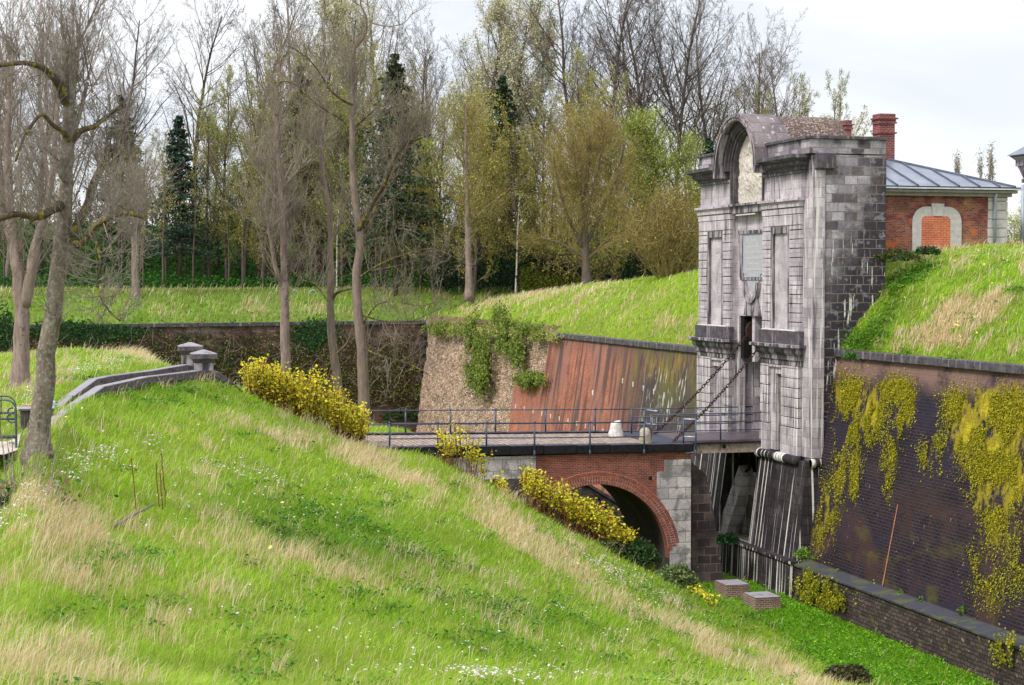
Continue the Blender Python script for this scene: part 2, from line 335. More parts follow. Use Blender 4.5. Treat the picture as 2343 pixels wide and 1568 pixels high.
M['zinc']=plain('blue_grey_zinc',(.18,.205,.26),.38,.5,.25,.15,1.6,1.,1.,[layer((.30,.27,.30),('b',.5,.6,.5,.62,3.),.5)],bump=.05)
M['zinc_seam']=plain('zinc_seam_cap',(.10,.12,.17),.5,.4,.2)
M['gutter']=plain('white_zinc_gutter',(.55,.56,.60),.5,.4,0,.2)
M['gutter_dark']=plain('dark_gutter_bed',(.03,.03,.045),.6,.3)
M['pipe']=plain('grey_blue_downpipe',(.38,.44,.52),.5,.4,0,.1)
M['cornice_wood']=plain('grey_cornice_board',(.30,.26,.26),.7,.2,0,.2)
M['iron']=plain('blue_grey_painted_iron',(.055,.07,.11),.45,.5,.1,.3,9.)
M['iron_light']=plain('pale_blue_iron',(.38,.46,.58),.3,.5,.3,.2,9.)  # paler blue-grey than the painted iron of the posts
M['rust']=plain('rusty_iron',(.055,.027,.023),.8,.3,.2,.5,14.)
M['wood']=plain('wet_deck_planks',(.10,.075,.085),.4,.4,0,.35,3.,.4,1.,[layer((.16,.15,.19),('b',.5,2.,.5,.7,4.),.6)])
M['beam']=plain('peeling_deck_beam',(.34,.27,.22),.8,.2,0,.3,5.,.8,1.,[layer((.12,.08,.06),('b',3.,1.5,.5,.66,4.),.8)])
def cobble():
    g=G('cobble_paving',.9,.1); g.geo
    n=g.N('ShaderNodeTexBrick'); v=g.comb(g.M('ADD',g.y,g.M('MULTIPLY',g.noise(g.pos(),1.2),.12)),g.M('ADD',g.x,g.M('MULTIPLY',g.noise(g.comb(g.y,g.x,3.),1.5),.15)))
    g.L(v,n.inputs['Vector']); n.inputs['Scale'].default_value=1.
    for k,q in(('Color1',(.46,.35,.27)),('Color2',(.26,.21,.20)),('Mortar',(.045,.036,.03))): g.L(q,n.inputs[k])
    n.inputs['Brick Width'].default_value=.42; n.inputs['Row Height'].default_value=.26; n.inputs['Mortar Size'].default_value=.022; n.inputs['Mortar Smooth'].default_value=.4
    c=g.mix(g.mr(g.noise(g.pos(),2.5,5.),.5,.75,0.,.6),n.outputs[0],(.26,.24,.25))
    return g.fin(c,g.M('ADD',g.M('MULTIPLY',n.outputs[1],-1.),g.M('MULTIPLY',g.noise(g.pos(),9.),.5)),.05,.9)
M['cobble']=cobble()
M['wallstone']=brickmat('passage_wall_stone',1.1,.45,(.12,.10,.105),(.07,.06,.065),(.06,.05,.05),.012,[layer((.45,.42,.40),('b',5.,5.,.64,.70,3.),.6),layer((.05,.04,.04),('b',1.,1.,.5,.7,6.),.6)])
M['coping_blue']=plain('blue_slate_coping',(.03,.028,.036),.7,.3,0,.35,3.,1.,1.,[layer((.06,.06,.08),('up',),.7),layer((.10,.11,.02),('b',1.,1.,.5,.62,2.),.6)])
M['capstone']=plain('pale_top_cap_stone',(.12,.10,.105),.85,.15,0,.45,4.,1.,1.,[layer((.36,.34,.38),('up',),.75),layer((.11,.09,.06),('b',2.,2.,.56,.68,6.),.7)])  # upward faces coloured a paler lilac grey than the sides
M['white_stone']=plain('white_stone_block',(.68,.65,.62),.8,.2,0,.2,4.,1.,1.,[layer((.2,.18,.16),('b',4.,3.,.62,.7,6.),.6)],bump=.6,dist=.03)
M['tan_stone']=plain('tan_stone_block',(.46,.38,.30),.85,.2,0,.3,4.,1.,1.,[layer((.10,.08,.06),('b',2.,1.,.55,.68,6.),.7),layer((.15,.15,.04),('b',2.,2.,.6,.7,2.),.5)],bump=.6,dist=.03)
M['small_brick']=brickmat('brown_plinth_brick',.23,.085,(.25,.13,.10),(.17,.085,.07),(.42,.34,.28),.016,[],bump=.6)
M['box_rust']=plain('rusty_orange_box',(.30,.10,.03),.8,.2,0,.4,6.)
M['red_paint']=plain('red_paint',(.45,.03,.03),.5,.4,0,.1)
def ground(name,c1,c2,c3,sc=1.):
    g=G(name,.95,.05); p=g.pos()
    a=g.noise(p,.22*sc,5.,.6); b=g.noise(p,2.3*sc,5.,.7)
    c=g.mix(g.mr(a,.38,.62),c1,c2); c=g.mix(g.mr(b,.5,.7),c,c3)
    return g.fin(c,b,.08,.8)
M['turf']=ground('meadow_turf',(.20,.26,.03),(.16,.22,.025),(.27,.25,.08))
M['moatturf']=ground('moat_turf',(.10,.21,.014),(.12,.24,.018),(.08,.16,.014))
M['forestfloor']=ground('ivy_covered_slope',(.03,.085,.012),(.05,.13,.016),(.03,.035,.015))
M['farturf']=ground('far_bank_turf',(.13,.25,.02),(.17,.24,.05),(.10,.17,.02))
def bark(name,c1,c2,c3,lo=.55,hi=.65,bs=4.):
    g=G(name,.95,.1); p=g.pos(); v=g.N('ShaderNodeMapping'); g.L(p,v.inputs[0]); v.inputs['Scale'].default_value=(6,6,1.2)
    n=g.noise(v.outputs[0],1.,6.,.7); b=g.noise(p,bs,5.,.7)
    c=g.mix(g.mr(n,.35,.65),c1,c2); c=g.mix(g.mr(b,lo,hi),c,c3); return g.fin(c,n,.06,1.)
M['bark_near']=bark('lichened_bark',(.22,.17,.14),(.13,.095,.075),(.27,.27,.21),.48,.62,9.)
M['bark_moss']=bark('mossy_bark',(.12,.09,.06),(.06,.045,.035),(.24,.20,.025),.52,.60)
M['bark_pink']=bark('pinkish_bark',(.33,.25,.22),(.20,.145,.125),(.12,.09,.075),.55,.66)
M['bark_grey']=bark('grey_brown_bark',(.27,.20,.17),(.17,.13,.11),(.22,.19,.08),.56,.68)
M['bark_dark']=bark('dark_forest_bark',(.15,.115,.10),(.09,.068,.058),(.12,.12,.04),.55,.7)
M['birch']=bark('white_birch_bark',(.62,.54,.50),(.45,.38,.35),(.05,.04,.04),.55,.58)
M['twig_pink']=plain('pinkish_grey_twigs',(.25,.20,.165),.9,.1,0,.3,.4)
M['twig_grey']=plain('grey_twigs',(.21,.175,.145),.9,.1,0,.3,.4)
M['twig_dark']=plain('dark_twigs',(.16,.135,.12),.9,.1,0,.3,.4)
M['twig_moss']=plain('yellow_mossy_twigs',(.26,.20,.08),.9,.1,0,.4,2.)
M['stem_red']=plain('reddish_brown_stems',(.16,.06,.03),.8,.2,0,.3,3.)
M['leaf']=leafmat('leaf',.35)
M['needle']=leafmat('needles',.1)
M['grass']=leafmat('grass_blades',.45)
M['petal']=leafmat('petals',.3)
# ================================================================ STONE GATE
YC=77.35
gate=thing('stone_gateway','tall weathered grey stone gate tower with an arched pediment, right of the bridge','gate tower',(34.5,YC,-6.4))
def mir(y0,y1): return (2*YC-y1,2*YC-y0)
A0,A1=71.3,75.4            # near pilaster
def both(f):
    for side in (0,1):
        f((lambda a,b:(a,b)) if side==0 else mir, side)
body=MB()
body.box(33.3,36.72,70.43,75.4,-.6,12.9).box(33.3,36.72,79.3,83.4,-.6,12.9)   # two blocks
body.box(33.42,36.72,75.4,79.3,5.67,11.0)
body.box(34.1,36.72,75.4,79.3,11.0,12.9)
body.box(36.0,36.72,75.4,79.3,-5.6,5.67)
body.obj('tower_body',M['ashlar'],gate)
fl=MB(); fl.box(33.55,36.73,70.40,70.43,-.3,12.9); fl.obj('side_wall',M['flank'],gate)
# pilaster corner strip next to the flank
st=MB(); st.box(33.18,33.3,70.42,71.3,-.45,11.0).box(33.18,33.75,70.34,70.40,-.45,12.2); st.obj('corner_strip',M['ashlar_low'],gate)
# upper rusticated pilasters with recessed panels
def upper(m,side):
    p=MB(); a,b=m(A0,A1); p.box(33.16,33.3,a,b,4.5,10.35)
    q=MB(); r=MB(); z=5.12; k=0
    fa,fb=m(72.42,74.5); ra,rb=m(72.66,74.27)
    while z<9.75:
        z1=min(z+.372,9.82)
        for (c,d) in ((a,min(fa,fb)),(max(fa,fb),b)): q.box(33.0,33.16,c+.0,d,z,z1,0.004)
        z+=.412
    q.box(33.0,33.16,a,b,9.86,10.33).box(33.03,33.16,a,b,9.82,9.86)
    # frame round the recessed panel
    r.box(33.03,33.16,fa,ra,5.12,9.82).box(33.03,33.16,rb,fb,5.12,9.82).box(33.03,33.16,ra,rb,9.52,9.82)
    p.obj('pilaster',M['ashlar'],gate); q.obj('rusticated_blocks',M['ashlar'],gate,.012); r.obj('panel_frame',M['trim'],gate)
    n=MB(); n.box(33.145,33.16,ra,rb,5.15,9.52); n.obj('recessed_panel',M['panel'],gate)
    # pedestal block and mid cornice
    e=MB(); a2,b2=m(A0-.12,A1+.1); e.box(32.86,33.2,a2,b2,4.52,5.12,0); e.obj('pedestal_block',M['trim_dark'],gate,.02)
    s=MB(); s.box(32.88,33.1,(a+.2),(b-.2),5.12,5.17); s.obj('white_sill',M['white_stone'],gate)
    c=MB(); sx=.0
    for (x,ex,z0,z1) in ((32.95,.04,3.55,3.80),(32.88,.10,3.80,4.0),(32.74,.2,4.14,4.30),(32.5,.34,4.38,4.52)):
        c.box(x,33.3,a-ex,b+ex,z0,z1)
    c.fru((32.88,33.3,a-.1,b+.1,4.0),(32.74,33.3,a-.2,b+.2,4.14)).fru((32.74,33.3,a-.2,b+.2,4.30),(32.55,33.3,a-.32,b+.32,4.38))
    c.obj('middle_cornice',M['trim'],gate,.01)
    # lower rusticated part with slot niche
    l=MB(); sa,sb=m(73.05,74.55); ia,ib=m(73.05,73.95) if side==0 else m(73.65,74.55)
    l.box(33.12,33.3,a,sa,-.45,3.55).box(33.12,33.3,sb,b,-.45,3.55).box(33.12,33.3,sa,sb,3.42,3.55)
    l.obj('lower_pilaster',M['ashlar_low'],gate)
    w=MB(); z=.82
    while z<3.5:
        z1=min(z+.41,3.54)
        w.box(32.93,33.12,a-.03,sa,z,z1,.005).box(32.93,33.12,sb,b+.03,z,z1,.005)
        z+=.44
    w.box(32.90,33.12,a-.05,sa,-.45,.78).box(32.90,33.12,sb,b+.05,-.45,.78).box(32.97,33.12,sa,sb,3.42,3.54)
    w.obj('rusticated_blocks',M['ashlar_low'],gate,.012)
    t=MB(); t.box(33.25,33.32,ia,ib,-.4,3.12); t.obj('slot_back',M['pit'],gate)  # darker stone paints in the shade that the shallow slot lacks
    t=MB(); t.box(33.08,33.24,ib,sb,-.4,3.12) if side==0 else t.box(33.08,33.24,sa,ia,-.4,3.12)
    t.box(33.08,33.24,sa,sb,3.12,3.42)
    t.obj('slot_niche',M['ashlar_low'],gate)
    # bands under the string course
    d=MB(); d.box(32.97,33.3,a-.02,b+.02,10.35,10.62).box(32.92,33.3,a-.05,b+.05,10.65,10.86).box(32.8,33.3,a-.16,b+.16,10.93,11.05)
    d.fru((32.92,33.3,a-.05,b+.05,10.86),(32.82,33.3,a-.14,b+.14,10.93)); d.obj('string_course',M['ashlar'],gate,.01)
    f=MB(); f.box(33.05,33.3,a+.02,b-.1,11.05,12.15).box(33.0,33.3,a+.0,b-.05,12.15,12.28); f.obj('frieze_block',M['ashlar'],gate,.01)
    # top cornice, cut by the arch
    g=MB(); lo,hi=(a,b) if side==0 else (a,b)
    inner=YC-2.3 if side==0 else YC+2.3
    def span(ex): return (a-ex,inner) if side==0 else (inner,b+ex)
    for (x,ex,z0,z1) in ((32.95,.06,12.28,12.42),(32.72,.22,12.5,12.66),(32.42,.42,12.78,12.95)):
        y0,y1=span(ex); g.box(x,33.4,y0,y1,z0,z1)
    y0,y1=span(.06);y2,y3=span(.2); g.fru((32.95,33.4,y0,y1,12.42),(32.74,33.4,y2,y3,12.5))
    y0,y1=span(.22);y2,y3=span(.4); g.fru((32.72,33.4,y0,y1,12.66),(32.44,33.4,y2,y3,12.78))
    g.obj('top_cornice',M['trim_dark'],gate,.01)
    h=MB(); e0,e1=(70.43,YC-2.35) if side==0 else (YC+2.35,83.4)
    h.box(33.02,36.72,e0,e1,12.95,13.58); h.obj('parapet',M['flank'] ,gate,.01)
    i=MB(); i.box(32.9,36.85,e0-.1,e1+(.1 if side else 0),13.58,13.72); i.obj('parapet_slab',M['trim_dark'],gate,.015)
both(upper)
ret=MB()   # cornice returning along the flank
ret.box(33.3,34.2,70.2,70.4,12.28,12.95); ret.obj('cornice_return',M['trim_dark'],gate,.02)
# segmental arch pediment
ZC=12.68
ar=MB(); ar.arc(YC,ZC,2.08,2.28,32.78,33.4,0,180,48).arc(YC,ZC,1.98,2.08,32.9,33.4,0,180,48); ar.obj('arch_recess',M['trim_dark'],gate)  # dark trim holds staining and the painted deep shade between the rings
ar=MB(); ar.arc(YC,ZC,2.56,2.60,32.35,33.4,0,180,48); ar.obj('arch_slabs',M['roofslab'],gate)
ar=MB(); ar.arc(YC,ZC,2.28,2.56,32.35,33.4,0,180,48).arc(YC,ZC,2.42,2.47,32.30,32.35,0,180,48)
for y0,y1 in ((YC-2.56,YC-2.28),(YC+2.28,YC+2.56)): ar.box(32.35,33.4,y0,y1,12.35,ZC)
ar.obj('arch_moulding',M['trim'],gate,.0)
ar=MB(); ar.arc(YC,ZC,1.84,1.98,33.0,34.1,0,180,48).arc(YC,ZC,1.74,1.84,33.1,34.1,0,180,48)
for s in(-1,1):
    y=sorted((YC+s*1.84,YC+s*1.98)); ar.box(33.0,34.1,y[0],y[1],11.05,ZC); y=sorted((YC+s*1.74,YC+s*1.84)); ar.box(33.1,34.1,y[0],y[1],11.05,ZC)
ar.obj('inner_arch',M['trim_dark'],gate)
# relief: eroded cartouche on cream slab
bm_v=[];n1,n2=60,70
ys=np.linspace(YC-1.72,YC+1.72,n1); zs=np.linspace(11.0,ZC+1.72,n2); Yg,Zg=np.meshgrid(ys,zs,indexing='ij')
u=(Yg-YC); w=(Zg-12.55)
shield=np.exp(-((u/.72)**4+((w+.15)/.8)**4)); crown=np.exp(-((u/.45)**2+((w-1.2)/.35)**2)*1.2)
wings=np.exp(-((abs(u)-1.05)/.3)**2-((w+.2)/.9)**2)
rel=(.34*shield+.30*crown+.16*wings)*(.25+1.5*fbm(Yg*3.5,Zg*3.5,1.,3))+.12*fbm(Yg*6,Zg*6,1.,5)
Xg=33.36-rel*.55+.05*(fbm(Yg*1.5,Zg*1.5,1.,9)>.55)
V=np.stack([Xg,Yg,Zg],-1).reshape(-1,3)-np.array([34.5,YC,-6.4]); idx=np.arange(n1*n2).reshape(n1,n2)
Fc=np.stack([idx[:-1,:-1],idx[1:,:-1],idx[1:,1:],idx[:-1,1:]],-1).reshape(-1,4)
o=link('carved_relief',npmesh('carved_relief',V,Fc),M['cream'],gate)
# barrel roof behind the arch
vb=MB(); vb.arc(YC,ZC,2.2,2.59,33.4,34.2,0,180,40); vb.obj('arch_slabs',M['roofslab'],gate)
def barrel(x0,x1,r,name,mat):
    nx,na=26,40; X,A=np.meshgrid(np.linspace(x0,x1,nx),np.radians(np.linspace(0,180,na)),indexing='ij')
    rr=r+.05*(fbm(X*2,A*5,1.,2)-.5)-np.clip((X-x1+.25),0,1)**2*1.2
    V=np.stack([X,YC+rr*np.cos(A),ZC+.0+rr*np.sin(A)],-1).reshape(-1,3); idx=np.arange(nx*na).reshape(nx,na)
    Fc=np.stack([idx[:-1,:-1],idx[1:,:-1],idx[1:,1:],idx[:-1,1:]],-1).reshape(-1,4)
    V=V-np.array([34.5,YC,-6.4]); link(name,npmesh(name,V,Fc,smooth=True),mat,gate)
barrel(34.2,37.3,2.52,'barrel_roof',M['roofstone'])
e=MB(); e.prism([(YC+2.4*math.cos(R_(a)),ZC+2.4*math.sin(R_(a))) for a in range(0,181,10)],37.0,37.15,'x'); e.obj('roof_end',M['roofstone'],gate)
e=MB(); e.box(36.72,37.4,73.5,81.2,3.,12.9); e.obj('rear_wall',M['flank'],gate)
# centre bay: string, plaque, keystone lintel
c=MB(); c.box(33.0,33.42,75.55,79.15,10.6,10.95).box(32.86,33.42,75.5,79.2,10.95,11.06); c.obj('plaque_cornice',M['trim'],gate,.01)
c=MB(); c.box(33.05,33.12,76.4,78.7,10.5,10.56); c.obj('white_ledge',M['white_stone'],gate)
c=MB(); c.box(33.3,33.42,75.75,79.0,9.62,9.78).box(33.34,33.42,75.9,78.8,7.4,7.55)
c.box(33.33,33.42,75.75,76.1,7.55,9.62).box(33.33,33.42,78.55,79.0,7.55,9.62); c.obj('plaque_frame',M['trim'],gate)
c=MB(); c.prism([(76.1,9.62),(78.55,9.62),(78.55,7.75),(78.15,7.65),(77.9,7.1),(77.35,6.75),(76.8,7.1),(76.5,7.65),(76.1,7.75)],33.375,33.425,'x'); c.obj('plaque',M['slate'],gate)
c=MB()
for i,(zc,wd) in enumerate(((9.3,.35),(9.0,.7),(8.72,.9),(8.45,1.0),(8.18,.6),(7.9,.85))):
    y=77.32-wd; c=MB()
    while y<77.32+wd: l=random.uniform(.06,.16); c.box(33.368,33.376,y,min(y+l,77.32+wd)+.001,zc-.05,zc+.05); y+=l+.04
    c.obj('worn_lettering',M['faded'],gate)
c=MB()
for i in range(14):
    a0=R_(185+i*12.3); a1=R_(185+(i+1)*12.3); 
    c.prism([(77.35+r*math.cos(t),7.35+r*1.15*math.sin(t)) for r,t in((.72,a0),(.72,a1),(.92,a1),(.92,a0))],33.2,33.42,'x')
c.obj('volute',M['trim'],gate)
c=MB(); c.prism([(76.75,6.55),(77.95,6.55),(78.3,5.7),(76.4,5.7)],33.3,33.42,'x'); c.obj('keystone',M['trim'],gate)
# alcove: stepped far jamb, fin and pulley wheels
al=MB()
for x0,x1,dy in ((33.42,33.75,.22),(33.75,34.2,.0),(34.2,34.55,.12),(34.55,35.05,.0),(35.05,35.35,.2),(35.35,36.0,.05)):
    if dy: al.box(x0,x1,79.3-dy,79.3,-.5,5.67)
al.obj('jamb_strips',M['ashlar_low'],gate)
fn=MB(); fn.prism([(33.44,5.67),(34.6,5.67),(34.2,4.9),(33.9,3.9),(33.6,3.5),(33.44,3.5)],77.25,77.55,'y'); fn.obj('slot_fin',M['ashlar'],gate)
ln=MB(); ln.box(34.3,36.0,75.4,79.3,4.2,5.67).box(33.5,34.3,75.4,76.0,3.4,5.67).box(33.5,34.3,78.7,79.08,3.6,5.67); ln.obj('slot_back',M['void'],gate)  # near-black blocks paint the shade behind the slots
for y in(76.5,78.25):
    w=MB(); n=20; w.prism([(33.95+.55*math.cos(2*math.pi*k/n),4.95+.55*math.sin(2*math.pi*k/n)) for k in range(n)],y-.07,y+.07,'y'); w.obj('pulley_wheel',M['rust'],gate,.02)
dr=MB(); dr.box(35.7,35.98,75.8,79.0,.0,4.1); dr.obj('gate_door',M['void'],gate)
sg=MB(); sg.box(34.55,34.58,79.0,79.08,1.5,1.9); 
sp=PY(1738,897,79.05); sg=MB(); sg.box(sp[0]-.22,sp[0]+.22,79.02,79.07,sp[2]-.22,sp[2]+.22); sg.obj('white_sign',M['white_stone'],gate)
# torus roll
rl=MB()
def rollpart(p0,p1,rad,mat,name='roll_moulding'):
    b=MB(); b.tube([p0,p1],rad,14); b.obj(name,mat,gate,0,True)
def rollseg(y0,y1,x): 
    n=max(1,int((y1-y0)/.28)); ys=np.linspace(y0,y1,n+1)
    for i in range(n):
        pass
rollpart((32.86,71.1,-.62),(32.86,75.5,-.62),.21,M['scarp'])
for y0,y1 in ((75.1,75.25),(75.32,75.45),(72.3,72.5),(72.56,72.68),(72.74,72.98),(73.05,73.25)): rollpart((32.86,y0,-.62),(32.86,y1,-.62),.218,M['white_stone'],'lime_crust')
rollpart((33.1,70.3,-.66),(33.8,70.3,-.66),.19,M['scarp']); rollpart((33.1,70.3,-.66),(33.3,70.3,-.66),.197,M['white_stone'],'lime_crust')
rollpart((32.86,79.2,-.62),(32.86,83.5,-.62),.21,M['scarp'])
# battered base
def base(y0,y1,b0,b1,name,mat):
    b=MB(); b.hexa([(32.15,b0,-6.6),(36.9,b0,-6.6),(36.9,b1,-6.6),(32.15,b1,-6.6)],[(32.93,y0,-.6),(36.9,y0,-.6),(36.9,y1,-.6),(32.93,y1,-.6)]); b.obj(name,mat,gate)
base(70.38,75.4,69.85,75.4,'scarp_base',M['scarp']); base(79.3,83.4,79.3,84.1,'scarp_base',M['scarp'])
b=MB(); b.hexa([(32.02,69.8,-6.6),(32.4,69.8,-6.6),(32.4,78.2,-6.6),(32.02,78.2,-6.6)],[(32.08,69.8,-5.0),(32.5,69.8,-5.0),(32.5,78.2,-5.0),(32.08,78.2,-5.0)])
b.box(31.98,32.5,69.8,80.,-5.,-4.88); b.obj('base_ledge',M['scarp'],gate)
# pit below the drawbridge
b=MB(); b.box(32.4,36.0,75.4,79.3,-6.6,-4.9); b.obj('pit_floor',M['pit'],gate)
b=MB(); 
pg=lambda px,py,X:(PX(px,py,X)[1],PX(px,py,X)[2])
X=33.45
g1=[pg(1692,1262,X),pg(1737,1262,X),pg(1742,1180,X),pg(1742,1140,X),pg(1727,1088,X),pg(1703,1110,X)]
g1=[pg(1690,1265,X),pg(1745,1262,X),pg(1748,1130,X),pg(1726,1080,X),pg(1699,1108,X)]
b.prism(g1,X,X+.5,'x'); b.obj('gabled_pier',M['pit_light'],gate)
b=MB(); cc=PX(1717,1165,X); b.prism([(cc[1]-.42,cc[2]-1.5),(cc[1]+.42,cc[2]-1.5)]+[(cc[1]+.42*math.cos(R_(a)),cc[2]+.5*math.sin(R_(a))+.2) for a in range(0,181,15)],X-.03,X,'x'); b.obj('blind_arch',M['pit'],gate)
b=MB(); p0=PX(1652,1228,32.7);p1=PX(1699,1080,33.1); b.hexa([(32.5,p0[1]-.55,p0[2]-.3),(33.2,p0[1]-.55,p0[2]-.3),(33.2,p0[1]+.35,p0[2]+.1),(32.5,p0[1]+.35,p0[2]+.1)],[(33.0,p1[1]-.4,p1[2]-.2),(33.6,p1[1]-.4,p1[2]-.2),(33.6,p1[1]+.2,p1[2]+.3),(33.0,p1[1]+.2,p1[2]+.3)]); b.obj('raking_buttress',M['pit_light'],gate)
b=MB(); b.box(34.6,34.8,75.5,79.2,-5.,-1.6); b.obj('pit_back_wall',M['pit'],gate)
# counterweight iron strap
b=MB(); q=[PX(a,c_,33.2) for a,c_ in((1692,1045),(1692,1062),(1694,1075),(1704,1082),(1714,1072),(1716,1048))]; b.tube([tuple(t) for t in q],.07,6); b.obj('iron_strap',M['void'],gate)
# ---- chains
def chain(a,b,label):
    a=Vector(a);b=Vector(b); t=thing('drawbridge_chain',label,'chain',tuple(a),'drawbridge chains')
    mb=MB(); L=(b-a).length; n=int(L/.165); d=(b-a).normalized(); s=d.cross(Vector((0,1,0))).normalized(); y=s.cross(d)
    for i in range(n):
        sag=-.25*math.sin(math.pi*(i+.5)/n); c=a+(b-a)*((i+.5)/n)+Vector((0,0,sag)); w=s if i%2 else y
        ring=[]
        for k in range(12):
            an=2*math.pi*k/12; ring.append(c+d*(.115*math.cos(an))+w*(.055*math.sin(an)*(1+.3*abs(math.cos(an)))))
        ring.append(ring[0]); mb.tube([tuple(v) for v in ring],.021,5,False)
    mb.obj('chain_links',M['rust'],t,0,True)
    h=MB(); h.tube([tuple(a+Vector((-.05,0,-.12))),tuple(a+Vector((0,0,0.02)))],.05,8); h.obj('anchor_eye',M['rust'],t)
chain(tuple(PZ(1494.6,995,.03)),(33.9,78.25,5.2),'rusty drawbridge chain on the far side of the deck, left of the other chain')
pz=PZ(1540,1010.7,.03); chain(tuple(pz),(33.9,76.5,4.9),'rusty drawbridge chain nearer the viewer, rising from the wet deck edge')
# ================================================================ BRIDGE
YN,YF=74.05,80.4
def zd(X): return .2-(X-15)*.0145          # deck level
br=thing('stone_bridge','red brick bridge on one round arch with grey stone corner, crossing the dry moat','bridge',(24.4,77.2,-6.5))
AX,AZ,AR=24.44,-5.2,3.47
b=MB(); N=40; zt=-.36
for i in range(N):
    t0=math.pi*i/N; t1=math.pi*(i+1)/N; x0,z0=AX+AR*math.cos(t0),AZ+AR*math.sin(t0); x1,z1=AX+AR*math.cos(t1),AZ+AR*math.sin(t1)
    b.prism([(x1,z1),(x0,z0),(x0,zt),(x1,zt)],YN,YN+.5,'y')
b.box(AX+AR,28.98,YN,YN+.5,AZ,zt).box(21.0-.03,AX-AR,YN,YN+.5,AZ,zt)
b.obj('spandrel_wall',M['bridge_brick'],br)
b=MB()
for i in range(N):
    t0=math.pi*i/N; t1=math.pi*(i+1)/N; x0,z0=AX+AR*math.cos(t0),AZ+AR*math.sin(t0); x1,z1=AX+AR*math.cos(t1),AZ+AR*math.sin(t1)
    k=(AR+.4)/AR; X0,Z0=AX+k*(x0-AX),AZ+k*(z0-AZ); X1,Z1=AX+k*(x1-AX),AZ+k*(z1-AZ)
    b.prism([(x1,z1),(x0,z0),(X0,Z0),(X1,Z1)],YN+.5,YF-.5,'y')
b.box(AX+AR,28.96,YN+.02,YF,-6.7,AZ).box(AX+AR,28.96,YN+.5,YF-.5,AZ,zt).box(17.5,AX-AR,YN+.02,YF,-6.7,AZ).box(17.5,AX-AR,YN+.5,YF-.5,AZ,zt)
b.box(AX-AR,AX+AR,YN+.5,YF-.5,-1.2,zt)
b.obj('vault',M['vault'],br)
b=MB()
b.arc(AX,AZ,AR+.0,AR+.56,YN-.02,YN+.02,8,174,60,'y'); b.obj('mortar_ring',M['mortar'],br)
b=MB(); b.arc(AX,AZ,AR+.01,AR+.18,YN-.045,YN+.0,6,176,84,'y',.34).arc(AX,AZ,AR+.21,AR+.37,YN-.04,YN+.0,8,174,90,'y',.3).arc(AX,AZ,AR+.39,AR+.55,YN-.035,YN+.0,10,172,110,'y',.14)
b.obj('arch_bricks',M['voussoir'],br)
b=MB()
b.box(27.68,29.0,YN-.03,YN,-1.25,-.72).box(27.32,29.0,YN-.03,YN,-3.1,-1.25).box(27.72,29.0,YN-.03,YN,-3.7,-3.1).box(27.95,29.0,YN-.03,YN,-6.7,-3.7).box(28.96,29.0,YN-.03,YF,-6.7,-.72)
b.obj('stone_quoin',M['quoin'],br)
b=MB(); b.box(17.5,21.62,YN-.03,YN,-6.7,-.36); b.obj('abutment_stone',M['quoin'],br)
b=MB(); b.prism([(19.3,-1.35),(21.25,-1.35),(20.97,-2.1),(20.9,-6.7),(17.5,-6.7),(18.6,-1.6)],YN-.06,YN-.03,'y'); b.obj('abutment_base',M['pier_dark'],br)
b=MB(); b.prism([(29.0,-.84),(29.05,-.84),(29.85,-1.5),(30.1,-2.6),(30.45,-4.6),(30.75,-6.6),(29.0,-6.6)],YN+.35,YF-.3,'y'); b.obj('cutwater_buttress',M['pier_dark'],br)
b=MB(); x=14.2
while x<28.9:
    x1=min(x+1.55,29.05); za=zd((x+x1)/2)
    b.box(x+.008,x1-.008,YN-.18,YN+.5,-.36+(zd(x)-.0)*.5,za); 
    x=x1
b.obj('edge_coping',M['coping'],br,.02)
b=MB(); x=14.2
while x<28.9:
    x1=min(x+1.55,29.05); za=zd((x+x1)/2); b.box(x+.008,x1-.008,YF-.35,YF+.1,-.3,za+.06); x=x1
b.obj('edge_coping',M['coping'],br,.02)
b=MB(); n=16
for i in range(n):
    x0=13.2+(29.0-13.2)*i/n; x1=13.2+(29.0-13.2)*(i+1)/n
    b.hexa([(x0,YN+.5,-.4),(x1,YN+.5,-.4),(x1,YF-.35,-.4),(x0,YF-.35,-.4)],[(x0,YN+.5,zd(x0)-.03),(x1,YN+.5,zd(x1)-.03),(x1,YF-.35,zd(x1)-.03),(x0,YF-.35,zd(x0)-.03)])
b.obj('cobbled_deck',M['cobble'],br)
b=MB(); b.box(27.3,28.98,YN+.52,YF-.4,-.3,zd(28)+.02); b.obj('threshold_slab',M['coping'],br,.02)
b=MB(); cc=PY(1750+1350*.5102*.0,1000,YN); hx=PY((1750+1350*.5102)*.6102,(1450+672*.5102)*.6102,YN); b.tube([(hx[0],YN-.02,hx[2]),(hx[0],YN+.1,hx[2])],.09,10); b.obj('weep_hole',M['void'],br)
# drawbridge
db=thing('drawbridge_deck','wet purplish timber drawbridge deck on a peeling beam, between brick bridge and gate','drawbridge',(31,77.3,-.1))
b=MB(); x=29.0
while x<35.6: b.box(x+.006,x+.2,75.2,79.4,-.10,.0,0.003); x+=.206
b.obj('planks',M['wood'],db)
b=MB(); b.box(29.05,33.0,75.32,75.5,-.62,-.12); b.obj('edge_beam',M['beam'],db,.01)
b=MB(); b.box(29.05,33.,79.0,79.2,-.62,-.12); b.obj('edge_beam',M['beam'],db,.01)
b=MB(); b.box(29.05,33.4,75.2,75.32,-.17,-.11); b.obj('edge_board',M['coping'],db)
for yy in (76.5,77.7): b=MB(); b.box(29.05,33.0,yy,yy+.2,-.6,-.12); b.obj('joist',M['beam'],db)
b=MB(); b.tube([(31.1,75.28,-.32),(31.1,75.36,-.32)],.09,8); b.obj('bolt',M['void'],db)
